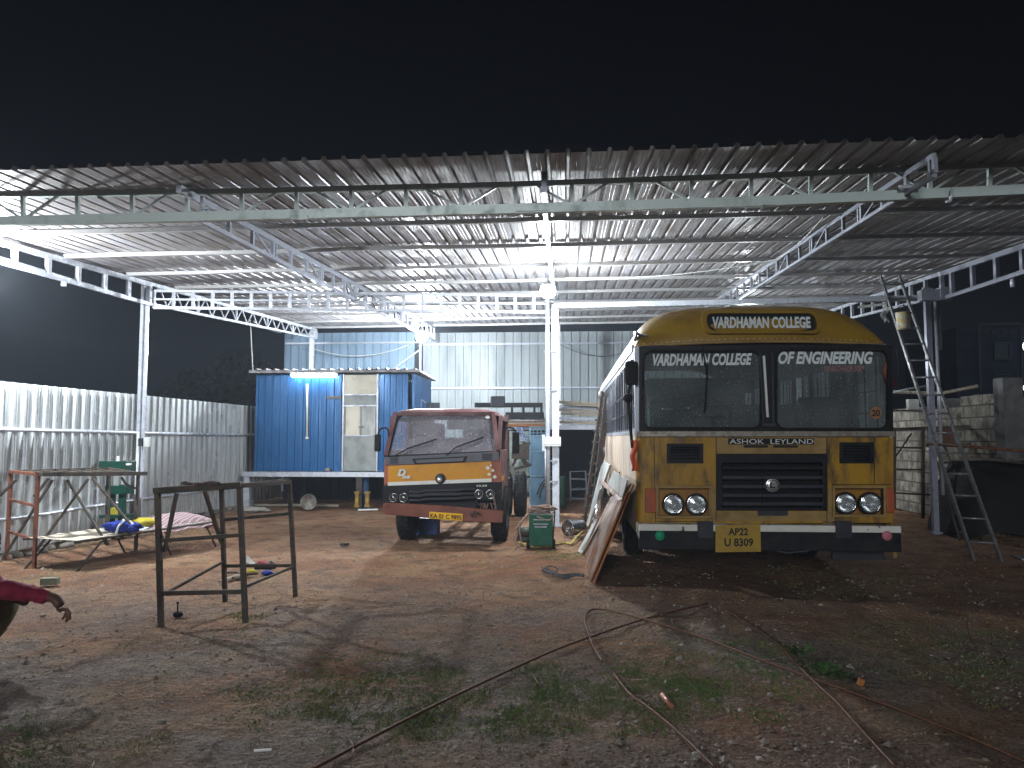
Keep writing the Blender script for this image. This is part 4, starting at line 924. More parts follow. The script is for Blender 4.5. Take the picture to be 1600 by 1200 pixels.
for (px, py) in ((615, 777.5), (631, 777.5), (748.5, 772), (766.5, 772)):
    p = AY(px, py, YT-.005); r = .062
    h = B(); h.lathe(p, (0,1,0), [(.02, r), (-.02, r), (-.025, r*.93), (-.01, r*.88)], 24); ho = h.build('headlight', M_chrome, tr)
    h = B(); h.lathe(p, (0,1,0), [(-.008, r*.9), (.02, r*.7), (.035, r*.3), (.038, 0)], 24); h.cyl(p, p+Vector((0,.03,0)), .01); h.build('reflector', M_lamp, ho)
    h = B(); h.lathe(p, (0,1,0), [(-.026, 0), (-.022, r*.5), (-.014, r*.9)], 24); h.build('lens', M_lens, ho)
# bumper sagging to the right
b = B(); b.plate([(599, 786), (640, 787.5), (700, 791), (786, 798.5), (785, 817), (740, 815.5), (690, 811), (602, 804), (598, 800)], [], lambda u, v: AY(u, v, YT-.10), (0,.10,0)); bu = b.build('bumper', M_bumper, tr, bevel=.008)
b = B(); b.tube([AY(733, 801, YT-.11), AY(742, 807, YT-.115), AY(748, 802, YT-.11)], .005); b.tube([AY(734, 806, YT-.11), AY(744, 799, YT-.115), AY(752, 806, YT-.11)], .005); b.tube([AY(745, 790, YT-.05), AY(740, 800, YT-.11), AY(737, 809, YT-.11)], .006); b.build('tie_wire', M_plastic, bu)
b = B(); b.plate([(671, 799.5), (723, 803), (722.5, 814), (670.5, 810)], [], lambda u, v: AY(u, v, YT-.108), (0,.005,0)); n2 = b.build('number_plate', M_plate2, tr)
txt('lettering', 'KA 01 C 9895', 672.5, 802, 721, 809.3, YT-.112, M_ink, n2, 0, .02, slope=.068)
# cab shell above
def pil(p0, p1, w, d, bb): bb.beam(p0, p1, w, d, up=(0,1,0))
yB = YT+CABL
A0l, A1l = P2(603, 713), P2(618, 647); A0r, A1r = P2(778, 705), P2(771, 645)
A1l.z = A1r.z = ztop-.05
for a_, c_ in ((A0l, A1l), (A0r, A1r)): b = B(); pil(a_, c_, .055, .06, b); b.build('pillar', M_truck, tr)
for x in (XL+.06, XR-.03):
    b = B(); pil(Vector((x, yB-.03, .55)), Vector((x, yB-.03, ztop-.04)), .06, .06, b); b.build('pillar', M_truck, tr)
b = B(); b.beam(Vector((A1l.x, A1l.y, ztop-.055)), Vector((A1r.x, A1r.y, ztop-.055)), .06, .05)
b.build('header_rail', M_truck, tr)
b = B()
def tro(u, v):
    uu, vv = -1+2*u, -1+2*v
    k = (max(0, 1-abs(uu)**5)*max(0, 1-abs(vv)**6))**.5
    xc_, xw = (A1l.x+A1r.x)/2, (A1r.x-A1l.x)/2+.06
    yf = min(A1l.y, A1r.y)-.02
    return Vector((xc_+xw*uu, yf+(yB+.02-yf)*v, ztop-.08+.11*k))
b.grid(26, 18, tro); b.build('roof', M_truck, tr)
b = B(); Gl = [(612, 712), (773, 705.5), (771, 690), (763, 652), (756, 648), (636, 650), (628, 654)]
b.plate([(606, 713), (777, 705.5), (775, 690), (767, 648), (760, 645), (630, 648), (623, 652)], [], P2, (0,.006,0)); b.build('windscreen', M_truckglass, tr)
b = B(); pts = [P2(u, v)+Vector((0,-.006,0)) for u, v in [(606, 713), (777, 705.5), (775, 690), (767, 648), (760, 645), (630, 648), (623, 652)]]; b.tube(pts+[pts[0]], .014, 6); b.build('rubber_seal', M_black, tr)
b = B()
b.tube([P2(617, 712)+Vector((0,-.03,0)), P2(640, 700)+Vector((0,-.04,0)), P2(657, 694)+Vector((0,-.03,0))], .009, 6); b.beam(P2(636, 701)+Vector((0,-.025,0)), P2(683, 686)+Vector((0,-.02,0)), .012, .018); w1 = b.build('wiper', M_black, tr)
b = B(); b.tube([P2(698, 711)+Vector((0,-.03,0)), P2(715, 697)+Vector((0,-.04,0))], .009, 6); b.beam(P2(712, 699)+Vector((0,-.025,0)), P2(756, 683)+Vector((0,-.02,0)), .012, .018); b.build('wiper', M_black, tr)
# doors and back
for sx, x in ((-1, XL+.02), (1, XR)):
    b = B(); zt_ = ztop-.09
    b.plate([(YT+.03, tz(757)), (YT+.35, .62), (YT+.9, .62), (YT+1.0, .75), (yB, .75), (yB, zt_), (A1l.y, zt_), (YT+.06, tz(708))], [[(YT+.22, tz(704)), (yB-.12, tz(704)), (yB-.12, zt_-.06), (A1l.y+.10, zt_-.06)]], lambda u, v: Vector((x-sx*.0, u, v)), (-sx*.045,0,0)); do = b.build('door', M_truck, tr)
    b = B(); b.box((x+sx*.02, yB-.22, tz(722)), (.02,.14,.03)); b.build('handle', M_black, do)
    if sx > 0: b = B(); b.plate([(YT+.06, tz(745)), (YT+.7, tz(745)), (YT+.7, tz(753)), (YT+.06, tz(753))], [], lambda u, v: Vector((x+.004, u, v)), (.003,0,0)); b.build('yellow_stripe', M_trucky, do)
b = B(); b.plate([(XL+.05, .7), (XR-.02, .7), (XR-.02, ztop-.07), (XL+.05, ztop-.07)], [[(XL+.45, 1.5), (XR-.45, 1.5), (XR-.45, 1.78), (XL+.45, 1.78)]], lambda u, v: Vector((u, yB, v)), (0,-.03,0)); b.box(((XL+XR)/2, YT+.8, .72), (XR-XL-.1, 1.5, .04)); b.build('rear_wall', M_truck, tr)
b = B(); b.box(((XL+XR)/2, YT+.2, zsil-.06), (XR-XL-.12,.34,.12), bev=.03); b.build('dashboard', M_plastic, tr)
b = B()
for x in (XL+.42, XR-.42): b.box((x, YT+.95, 1.12), (.5,.45,.14), bev=.04); b.box((x, YT+1.2, 1.42), (.5,.12,.6), bev=.05)
b.build('seats', mat('grey_violet_vinyl', (.17,.15,.18), .6, 0, (.11,.10,.12), 5), tr)
b = B(); cs = P2(650, 697)+Vector((0,.28,0)); pts = [cs+Vector((.19*cos(a*pi/14), .10*sin(a*pi/14), .15*sin(a*pi/14))) for a in range(29)]; b.tube(pts, .012, 6); b.beam(cs+Vector((-.19,0,0)), cs+Vector((.19,0,0)), .02, .02); b.build('steering_wheel', M_black, tr)
b = B(); b.plate(rrect(696, 656, 754, 671, 3), [], lambda u, v: P2(u, v)+Vector((0,.14,0)), (0,.02,0)); vs_ = b.build('sun_visor', M_white, tr)
b = B(); b.plate([(762+3.6*cos(a*pi/8), 651.5+2.4*sin(a*pi/8)) for a in range(16)], [], lambda u, v: P2(u, v)+Vector((0,-.008,0)), (0,.003,0)); b.build('oval_sticker', M_white, tr)
b = B(); b.plate([(690+19*cos(a*pi/10), 700-9*sin(a*pi/10)) for a in range(0, 11)], [], lambda u, v: P2(u, v)+Vector((0,.20,0)), (0,.08,0)); b.plate([(673, 700), (708, 698), (708, 705), (673, 707)], [], lambda u, v: P2(u, v)+Vector((0,.12,0)), (0,.02,0)); b.build('dash_panel', mat('dash_mauve', (.33,.27,.30), .7), tr)
# mirrors
for px, s in ((590, -1), (806, 1)):
    b = B(); q = AY(px, 692, YT+.12); b.box(q, (.10,.05,.30) if s > 0 else (.09,.05,.24), bev=.02); mo = b.build('mirror', M_black, tr)
    b = B(); b.tube(smooth_path([q+Vector((0,.02,.12)), q+Vector((-s*.04,.02,.2)), q+Vector((-s*.14,.0,.2)), q+Vector((-s*.16,.0,.05))]), .012); b.build('mirror_arm', M_black, mo)
# chassis and wheels
xc = (XL+XR)/2
b = B(); 
for s in (-1, 1): b.box((xc+s*.38, YT+2.4, .62), (.09, 4.6, .18))
for y in (YT+1.9, YT+2.8, YT+3.8, YT+4.6): b.box((xc, y, .62), (.76,.09,.14))
b.box((xc, YT+.85, .45), (1.3,.12,.12)); b.box((xc, YT+4.0, .45), (1.3,.16,.16)); b.box((xc, YT+.5, .62), (.6,.7,.35)); b.cyl((xc, YT+1.6, .5), (xc, YT+4, .5), .05); b.box((xc+.6, YT+2.4, .62), (.35,.7,.4)); b.build('chassis', M_black, tr)
wheel(tr, AY(637, 830, 11.4).x, 11.42, .40, .22, .22, -1); wheel(tr, AY(779, 830, 11.4).x+.02, 11.42, .40, .22, .22, 1)
wheel(tr, AY(815, 790, 14.9).x-.02, 14.85, .43, .22, .24, 1); wheel(tr, AY(815, 790, 14.9).x-.30, 14.85, .43, .22, .24, 1); wheel(tr, XL+.14, 14.85, .43, .22, .24, -1)
b = B(); b.tube([Vector((xc+.70+.02*cos(k), 11.42+.5*cos(a), .42+.5*sin(a))) for k, a in enumerate([pi*i/10 for i in range(0, 11)])], .02, 6); b.build('wheel_arch', M_black, tr)
b = B(); b.sheet((XR-.02, YT+1.65, .35), (0,1,0), (0,0,1), (1,0,0), .01+.6, .35, .3, .05, .02) ; b.build('mud_flap', M_black, tr)
q = G(662, 838); tag(B().box(q+Vector((0,.3,.13)), (.36,.3,.26), bev=.01).build('crate', mat('blue_crate', (.05,.08,.26), .5, 0, (.03,.05,.16), 40), None, q), 'blue plastic crate on the ground beneath the truck cab', 'crate')

# ------------------------------------------------------------------ switch boxes, wires and things hung on the shed
q = AY(864, 690, 13.08); t = thing('switch_box', q, 'pale switch box strapped to the centre post', 'switch box')
b = B(); b.box(q, (.27,.10,.16), bev=.01); b.box(q+Vector((0,-.006,-.035)), (.272,.104,.02)); b.build('case', M_white, t)
b = B(); b.box(q+Vector((-.16,.02,-.02)), (.05,.07,.28)); b.cyl(q+Vector((-.13,0,-.1)), q+Vector((-.13,0,-.75)), .012); b.build('bracket', M_pale, t)
q = AY(226, 691, 11.95); t = thing('switch_box', q, 'small grey and white switch box on the left shed post', 'switch box')
b = B(); b.box(q+Vector((.04,0,0)), (.09,.06,.15), bev=.008); b.build('case', M_white, t)
b = B(); b.box(q+Vector((-.055,-.01,0)), (.07,.05,.13), bev=.008); b.build('meter', M_plastic, t)
def wire(name, pts, r, m, label, cat='cable', grp=None, n=8):
    b = B(); b.tube(pts, r, n); return tag(b.build(name, m, None, pts[0]), label, cat, grp)
wire('cable', sag(AY(862, 432, 12.9), AY(1215, 405, 11.0), .12) + sag(AY(1215, 405, 11.0), AY(1290, 335, 8.5), .05)[1:], .008, M_cablew, 'thin pale cable sagging under the roof from centre post to the right rafter')
wire('cable', sag(AY(1290, 335, 8.5), AY(1640, 300, 8.0), .10), .007, M_cablew, 'thin pale cable sagging under the roof at the far right')
wire('cable', sag(AY(485, 543, 20.9), AY(640, 538, 20.9), .28), .012, M_cablew, 'pale cable sagging across the blue-tinted rear wall above the cabin')
wire('cable', sag(AY(872, 536, 21.3), AY(985, 548, 21.3), .25), .010, M_cabled, 'dark cable sagging on the rear wall beside the bus roof')
wire('cable', [AY(391, 500, 16.0), AY(393, 540, 16.0), AY(395, 578, 15.8), AY(405, 583, 15.8)], .012, M_cablew, 'pale cable dropping from the left rafter to the cabin roof')
wire('cable', sag(AY(396, 502, 16), AY(440, 520, 19.5), .05), .010, M_cablew, 'pale cable running from left rafter to the rear wall')
wire('cable', smooth_path([AY(540, 441, 12.4), AY(550, 470, 12.4), AY(575, 462, 12.6), AY(590, 486, 12.6), AY(612, 482, 12.7), AY(625, 492, 12.7)]), .009, M_cabled, 'dark loose cable tangled round the second rafter at the tie beam')
t = thing('paint_bucket', AY(1412, 502, 11.9), 'white paint bucket with yellow patches hung behind the ladder', 'bucket')
q = AY(1412, 514, 11.9)
b = B(); b.lathe(q, (0,0,1), [(0, 0), (0,.088), (.03,.09), (.24,.108), (.245,.114), (.25,.108), (.24,.10), (.02,.084)], 24); bk = b.build('pail', mat('bucket_plastic', (.45,.43,.34), .5, 0, (.40,.30,.08), 9, .5, .6, col3=(.10,.09,.07), s3=6), t)
b = B(); b.tube([q+Vector((.11*cos(a), 0, .23+.13*sin(a))) for a in [pi*i/12 for i in range(13)]], .005); b.cyl(q+Vector((0,0,.36)), AY(1413, 476, 11.9), .012); b.build('handle', M_plastic, t)
t = None
q = AY(1426, 632, 13.8); t = thing('junction_box', q, 'small white box hung on a wire in front of the block wall', 'box')
b = B(); b.box(q, (.18,.1,.18), bev=.01); b.build('case', M_white, t)
b = B(); b.tube([q+Vector((-.03,0,.09)), q+Vector((0,0,.17)), AY(1418, 606, 13.8)], .006); b.build('hanger', M_cabled, t)
wire('pipe', [AY(1385, 616, 13.8), AY(1418, 608, 13.8), AY(1446, 603, 13.8)], .018, M_pale, 'thin pale pipe held above the block wall behind the ladder', 'pipe')
wire('bamboo_pole', [AY(1396, 612, 14.2), AY(1470, 615, 13.8), AY(1528, 603, 13.4)], .03, M_wood, 'weathered pole lying along the top of the block wall', 'pole')

# ------------------------------------------------------------------ work stands on the left
def leg(parent, a, c, m, w=.04, nm='leg'):
    b = B(); b.beam(a, c, w, w, up=(0,1,0)); return b.build(nm, m, parent)
st = thing('work_stand', G(360, 950), 'dark welded steel work stand with open top and a rag on it', 'work stand')
g = {k: G(*v) for k, v in dict(a=(252, 978), b=(384, 972), c=(352, 937), d=(462, 930)).items()}
tp_ = dict(a=AY(246, 768, g['a'].y), b=AY(374, 757, g['b'].y), c=AY(346, 762, g['c'].y), d=AY(452, 753, g['d'].y))
for k in 'abcd': leg(st, g[k]-Vector((0,0,.03)), tp_[k], M_bench, .038 if k in 'ab' else .036)
L = lambda k, t: g[k].lerp(tp_[k], t)
b = B(); b.beam(tp_['a']+Vector((-.02,-.01,.01)), tp_['b']+Vector((.02,-.01,.0)), .11, .045); b.build('top_rail', M_bench, st, bevel=.004)
b = B(); b.beam(tp_['a'], tp_['c'], .05, .04); b.build('top_rail', M_bench, st)
b = B(); b.beam(tp_['c'], tp_['d']+Vector((0,0,.01)), .05, .045); b.build('top_rail', M_bench, st)
b = B(); b.beam(tp_['b']+Vector((0,0,-.01)), tp_['d'], .05, .035); b.build('top_rail', M_bench, st)
for (p, q2, w) in ((L('a', .24), L('b', .22), .035), (L('a', .63), L('b', .63), .03), (L('c', .30), L('d', .26), .03), (L('c', .71), L('d', .72), .03), (L('a', .22), L('c', .34), .022), (L('b', .25), L('d', .25), .02)):
    b = B(); b.beam(p, q2, w*.8, w); b.build('crossbar', M_bench, st)
for (p, q2) in ((AY(276, 771, g['a'].y+.05), AY(257, 862, g['a'].y+.05)), (AY(320, 768, g['a'].y+.5), AY(346, 848, g['c'].y))):
    b = B(); b.beam(p, q2, .025, .03, up=(0,1,0)); b.build('brace', M_bench, st)
b = B(); q = tp_['a'].lerp(tp_['b'], .45)+Vector((0,.0,.035)); 
for k in range(7): b.blob(q+Vector((random.uniform(-.14,.14), random.uniform(-.04,.05), random.uniform(0,.015))), (.07,.04,.016), 2, .9, 3, Matrix.Rotation(random.uniform(0,3), 3, 'Z'), seed=k)
tag(b.build('rag', mat('dirty_rag', (.17,.13,.12), .9, 0, (.08,.06,.06), 9), None, q), 'crumpled dirty rag lying on top of the dark work stand', 'rag')
# long bench by the fence
bn = thing('long_bench', G(110, 880), 'long rusty steel work bench with an orange corner leg in front of the sheet fence', 'work bench')
A, Bc, Cc = G(53, 888), G(212, 860), G(166, 850)
D0 = A+(Cc-Bc)
H = 1.08
TA, TB, TC, TD = [Vector((p.x, p.y, z)) for p, z in ((A, AY(52, 741, A.y).z), (Bc, AY(213, 740, Bc.y).z), (Cc, 1.06), (D0, 1.08))]
leg(bn, A, TA, M_orange, .036); leg(bn, Bc, TB, M_bench, .036); leg(bn, Cc, TC, M_bench, .045); leg(bn, D0, TD, M_orange, .036)
b = B(); b.beam(TA, TB+(TB-TA)*.06, .14, .05); b.build('top_rail', M_bench, bn)
b = B(); b.beam(TC, TD, .08, .035); b.build('top_rail', M_bench, bn)
b = B(); b.beam(TA, TD, .05, .035); b.build('top_rail', M_orange, bn)
b = B(); b.beam(TB, TC, .05, .035); b.build('top_rail', M_bench, bn)
b = B(); n = 7
for k in range(1, n): p = TA.lerp(TB, k/n); q2 = TD.lerp(TC, k/n); b.beam(p, q2, .04, .02)
b.build('top_slats', M_bench, bn)
for t_ in (.30, .66): b = B(); b.beam(A.lerp(TA, t_), D0.lerp(TD, t_+.02), .025, .03); b.build('crossbar', M_orange, bn)
for (p, q2) in (((82, 750), (5, 872)), ((105, 750), (168, 852)), ((138, 748), (55, 862)), ((145, 748), (203, 818)), ((25, 750), (0, 775)), ((75, 748), (54, 776))):
    b = B(); b.beam(AY(*p, A.y+.35), AY(*q2, A.y+.35), .022, .03, up=(0,1,0)); b.build('brace', M_bench, bn)
b = B(); b.tube(smooth_path([AY(190, 746, Bc.y), AY(198, 757, Bc.y), AY(212, 763, Bc.y)]), .015); b.build('brace', M_bench, bn)
# drill press behind it
q = G(184, 842); q.x += .0
dp = thing('drill_press', q, 'dark green machine with a pale fan on top, behind the long bench', 'machine')
P_ = lambda px, py: AY(px, py, q.y)
b = B(); b.box(P_(184, 729), (.42,.28,.17), bev=.01); b.box(P_(186, 765), (.32,.2,.12)); b.build('head', M_pressg, dp)
b = B(); b.box(P_(176, 790), (.06,.06,.5)); b.box(P_(191, 790), (.08,.08,.62)); b.box(P_(184, 806), (.4,.3,.05)); b.box(P_(184, 830), (.4,.3,.14)); b.build('column', M_pressg, dp)
b = B(); b.box(P_(181, 800), (.12,.1,.14), bev=.02); b.build('motor', M_yel, dp)
fn_ = thing('desk_fan', P_(190, 728), 'small pale broken fan standing on the green machine by the fence', 'fan')
b = B(); c_ = P_(190, 726); b.cyl(c_+Vector((0,-.1,-.1)), c_+Vector((0,-.1,.13)), .03, .018); b.build('stem', M_white, fn_)
for a_, l_ in ((.1, .22), (2.9, .17), (.6, .10), (3.5, .12)):
    b = B(); b.beam(c_+Vector((0,-.12,.0)), c_+Vector((l_*cos(a_), -.12, l_*sin(a_)*.6)), .03, .035, up=(0,1,0)); b.build('blade', M_white, fn_)

# ------------------------------------------------------------------ folding cot with bag, pillow and blanket
c0, c1, c2 = G(124, 893), G(243, 864), G(345, 862)
ch = .33
e1 = AY(122, 846, c0.y); e1.z = ch; e2 = AY(333, 818, 10.5); e2.z = ch
dirc = (e2-e1).normalized(); nrm = Vector((-dirc.y, dirc.x, 0)); wid = .78
ct = thing('folding_cot', (e1+e2)/2*1.0, 'low folding cot with pale webbing and thin splayed legs', 'cot')
ct.location.z = 0
cot = lambda u, v, z=0: e1 + (e2-e1)*u + nrm*wid*v + Vector((0,0,z))
b = B(); b.grid(16, 8, lambda u, v: cot(u, v, .012-.03*sin(pi*u)*sin(pi*v)+.006*sin(u*40))); b.build('webbing', M_cotw, ct)
for v in (0, 1): b = B(); b.tube([cot(-.02, v), cot(1.02, v)], .016); b.build('side_rail', M_dark, ct)
b = B()
for k in range(13): b.box(cot(.03+k*.055, 0, -.012), (.05,.012,.03), Matrix.Rotation(atan2(dirc.y, dirc.x), 3, 'Z'))
b.build('webbing_loops', M_cotw, ct)
for (u, du, v) in ((.16,-.17, 0), (.16,-.17, 1), (.55,.10, 0), (.55,.1, 1), (.93,.10, 0), (.93,.1, 1)):
    b = B(); p = cot(u, v, -.01); g_ = cot(u+du, v); g_.z = -.02; b.tube([p, g_], .013); b.build('leg', M_dark, ct)
b = B()
def rumple(c, r, n, seed, amp=.25):
    for k in range(n):
        random.seed(seed+k); b.blob(c+Vector((random.uniform(-1,1)*r[0]*.45, random.uniform(-1,1)*r[1]*.45, random.uniform(0,.3)*r[2])), (r[0]*.6, r[1]*.6, r[2]*.7), 3, amp, 2.5, Matrix.Rotation(random.uniform(-.5,.5), 3, 'Z'), seed=seed+k)
q = cot(.32, .22, .07); q = Vector((AY(193, 829, q.y).x, q.y, .40))
bg_ = thing('duffel_bag', q, 'blue cloth bag with white stripes and handles, lying on the cot', 'bag')
rumple(q, (.25,.13,.08), 9, 11, .55); b.build('bag_body', M_blue, bg_)
b = B(); b.tube(smooth_path([q+Vector((-.02,-.12,-.05)), q+Vector((.03,-.14,.05)), q+Vector((.02,-.02,.10)), q+Vector((-.04,.05,.09))]), .014); b.tube(smooth_path([q+Vector((.12,-.13,.0)), q+Vector((.17,-.10,.06)), q+Vector((.10,-.05,.09))]), .012); b.build('strap', M_white, bg_)
b = B(); q = cot(.60, .45, .07); b.blob(q, (.15,.10,.06), 3, .35, 2.5, Matrix.Rotation(.3, 3, 'Z')); tag(b.build('yellow_pillow', M_yel, None, q), 'small bright yellow cushion on the cot beside the checked blanket', 'cushion')
b = B()
def blk(u, v):
    p = cot(.60+.46*u, .12+.82*v, .0)
    h = .13*(sin(pi*min(1, max(0, u*1.0)))**.4)*(sin(pi*v)**.5)
    return p+Vector((0,0,.01+h+.03*noise.noise(Vector((u*5, v*4, 1))))) + (dirc*.0)
b.grid(34, 24, blk); b.grid(10, 8, lambda u, v: cot(.96+.13*u, .05+.4*v, .02-.13*u*u+.02*sin(v*9+u*4))); 
b.grid(20, 5, lambda u, v: cot(.52+.45*u, .16-.22*v, .015-.05*v*v+.01*sin(u*14)))
tag(b.build('blanket', M_check, None, cot(.8, .5)), 'red and white checked blanket bunched up on the end of the cot', 'blanket')
b = B(); b.grid(8, 6, lambda u, v: cot(.36+.17*u, .15+.5*v, .022+.012*sin(u*7+v*5))); tag(b.build('paper', mat('paper_blue_white', (.55,.60,.62), .8, 0, (.35,.45,.5), 8), None, cot(.4, .4)), 'crumpled white paper on the cot next to the blue bag', 'paper')

# ------------------------------------------------------------------ person at the left edge, crouching and reaching
def person():
    D = 4.62
    X = lambda px, py, d=0: AY(px, py, D+d)
    sh = X(-58, 912)
    root = thing('person', (X(-95, 930).x, D, 0), 'person in a magenta sleeve and khaki trousers reaching in from the left edge', 'person')
    def skin(name, verts, edges, rad, m, parent, root_i=0, sub=2):
        me = bpy.data.meshes.new(name); org = root.location
        me.from_pydata([Vector(v)-org for v in verts], edges, []); o = bpy.data.objects.new(name, me); COL.objects.link(o); o.parent = parent
        md = o.modifiers.new('s', 'SKIN'); 
        for i, r in enumerate(rad): me.skin_vertices[0].data[i].radius = (r, r) if not isinstance(r, tuple) else r
        me.skin_vertices[0].data[root_i].use_root = True; md.use_smooth_shade = True
        o.modifiers.new('ss', 'SUBSURF').levels = sub; o.modifiers['ss'].render_levels = sub
        me.materials.append(m); return o
    hip = Vector((X(-105, 1010).x, D+.05, .42)); chest = Vector((X(-75, 900).x, D, .72)); neck = Vector((X(-45, 880).x, D, .80))
    head = Vector((X(-24, 868).x, D-.02, .84))
    wr = X(86, 934); el = X(22, 922); el.y -= .02
    sh = Vector((X(-40, 908).x, D-.12, X(-40, 908).z)); sh2 = Vector((chest.x-.02, D+.2, .68))
    k1 = Vector((X(0, 935).x, D-.20, X(0, 950).z+.03)); f1 = Vector((X(-75, 1010).x, D-.15, .07)); t1 = f1+Vector((.08,-.05,-.03))
    k2 = Vector((X(-30, 950).x, D+.28, .42)); f2 = Vector((X(-80, 1010).x, D+.26, .07)); t2 = f2+Vector((.08,.05,-.03))
    el2 = Vector((X(-50, 950).x, D+.3, .45)); wr2 = Vector((X(-20, 955).x, D+.25, .45)); h2 = wr2+Vector((.10,-.02,-.02))
    hd = X(96, 949)
    body = skin('body', [hip, chest, neck, head, sh, el, wr, hd, sh2, el2, wr2, h2, hip+Vector((.0,-.12,0)), k1, f1, t1, hip+Vector((0,.12,0)), k2, f2, t2, head+Vector((.06,0,-.06)), X(91, 941)],
        [(0,1),(1,2),(2,3),(1,4),(4,5),(5,6),(6,21),(21,7),(1,8),(8,9),(9,10),(10,11),(0,12),(12,13),(13,14),(14,15),(0,16),(16,17),(17,18),(18,19),(3,20)],
        [.13,.15,.055,.085,.06,.044,.031,.032,.06,.042,.03,.035,.09,.062,.04,.035,.09,.062,.04,.035,.05,.034], M_skin, root)
    # fingers and thumb: five chains rooted in the palm
    pal = hd
    tips = [((97, 968), .03, .0105), ((103, 973), .01, .0115), ((109, 969), -.012, .0115), ((111, 960), -.03, .0105)]
    for i, (pt_, dy, r) in enumerate(tips):
        tip = X(*pt_, dy); root_ = pal + Vector((.012, (.5-i/3)*.055, -.006)); mid = root_.lerp(tip, .5)+Vector((.016,0,.008))
        skin('finger', [root_, root_.lerp(mid, .5)+Vector((.004,0,.004)), mid, mid.lerp(tip, .5)+Vector((.004,0,0)), tip], [(0,1),(1,2),(2,3),(3,4)], [.013, r, r*1.02, r*.9, r*.7], M_skin, body)
    th = X(95, 956, -.05); skin('thumb', [pal+Vector((-.01,-.02,-.005)), pal.lerp(th, .5)+Vector((-.006,-.012,0)), th], [(0,1),(1,2)], [.013,.012,.009], M_skin, body)
    skin('sleeve', [chest, sh, el, wr+(el-wr)*.08], [(0,1),(1,2),(2,3)], [.175,.078,.062,.042], M_red, root)
    skin('shirt', [hip+Vector((0,0,.06)), chest, sh2, el2, wr2, sh], [(0,1),(1,2),(2,3),(3,4),(1,5)], [.15,.17,.075,.06,.045,.075], M_red, root)
    skin('trousers', [hip, hip+Vector((.0,-.12,0)), k1, f1+Vector((0,0,.05)), hip+Vector((0,.12,0)), k2, f2+Vector((0,0,.05))], [(0,1),(1,2),(2,3),(0,4),(4,5),(5,6)], [.15,.115,.085,.06,.115,.085,.06], M_khaki, root)
    tx = bpy.data.textures.new('folds', 'CLOUDS'); tx.noise_scale = .055; tx.noise_depth = 2
    for ch in [q for q in bpy.data.objects if q.parent == root and q.name.split('.')[0] in ('sleeve', 'shirt', 'trousers')]:
        md = ch.modifiers.new('folds', 'DISPLACE'); md.texture = tx; md.strength = .028; md.mid_level = .5
        ch.modifiers['ss'].render_levels = 3
    b = B(); b.blob(head+Vector((-.01,0,.03)), (.105,.095,.10), 3, .1, 4); b.build('hair', M_hair, root)
    b = B(); b.blob(head+Vector((.085,-.03,-.0)), (.012,.012,.010), 1); b.blob(head+Vector((.085,.03,-.0)), (.012,.012,.010), 1); b.blob(head+Vector((.10,0,-.03)), (.018,.013,.02), 2); b.blob(head+Vector((.09,0,-.062)), (.012,.025,.008), 1)
    b.build('face', M_skin, root)
person()

# ------------------------------------------------------------------ things between the truck and the bus
rk = thing('storage_rack', (1.0, 17, 0), 'low dark lean-to store with pale beam, planks stacked on its roof', 'store')
YK = 16.6
zk = AY(900, 668, YK).z
b = B(); xa, xe = AY(762, 668, YK).x, AY(985, 668, YK).x
b.beam((xa, YK, zk), (xe, YK, zk), .06, .09); b.build('front_beam', M_steel, rk)
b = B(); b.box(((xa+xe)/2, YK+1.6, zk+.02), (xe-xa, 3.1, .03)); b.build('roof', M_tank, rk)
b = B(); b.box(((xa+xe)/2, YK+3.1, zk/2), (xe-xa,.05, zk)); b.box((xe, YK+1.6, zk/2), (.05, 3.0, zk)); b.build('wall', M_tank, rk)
for px in (768, 870, 980): b = B(); x = AY(px, 700, YK+.02).x; b.box((x, YK+.05, zk/2-.03), (.06,.06, zk-.06)); b.build('post', M_dark, rk)
rnd = random.Random(3)
for i, (x0, x1, y) in enumerate(((874, 940, 661), (870, 938, 655), (876, 942, 648.5), (872, 936, 643), (874, 930, 637), (880, 944, 633), (868, 925, 630))):
    b = B(); yy = YK+rnd.uniform(.0,.25); p, q2 = AY(x0, y-rnd.uniform(0,3), yy), AY(x1, y+rnd.uniform(0,3), yy); b.beam(p, q2+Vector((.3,0,0)), .12, .055); tag(b.build('plank', [M_wood, M_steel][i % 3 == 1], None, p), ['lowest long plank in the stack on the dark store roof', 'pale grey bar resting just above the lowest plank on the store roof', 'third plank up from the store roof beside the bus windows', 'middle plank of the stack on the store roof', 'pale grey bar third from the top on the store roof', 'second plank from the top of the stack on the store roof', 'topmost plank of the stack on the store roof'][i], 'plank', 'planks stacked on the store roof')
t = thing('beam_stack', AY(810, 640, YK-.4), 'black steel truck frame lying on the store roof behind the truck cab', 'frame')
b = B(); b.beam(AY(742, 633, YK-.5), AY(848, 633, YK-.5), .08, .10); b.beam(AY(790, 649, YK-.5), AY(850, 649, YK-.5), .08, .13)
for px in (800, 818, 835, 846): b.beam(AY(px, 633, YK-.45), AY(px, 652, YK-.45), .05, .05, up=(0,1,0))
b.build('frame_rail', M_blackp, t)
b = B(); b.box(AY(778, 628, YK-.5), (.30,.2,.24), bev=.03); b.build('seat_pad', M_plastic, t)
t = thing('pipe_bundle', AY(820, 658, YK-.3), 'bundle of rusty and pale pipes below the black frame on the store', 'pipes')
for i, (y, m) in enumerate(((655, M_steel), (658.5, M_cableb), (661.5, M_wood), (665, M_rustedge))):
    b = B(); b.tube(smooth_path([AY(788, y, YK-.4), AY(810, y+rnd.uniform(-1,1), YK-.4), AY(852, y, YK-.4)]), .022); b.build('pipe', m, t)
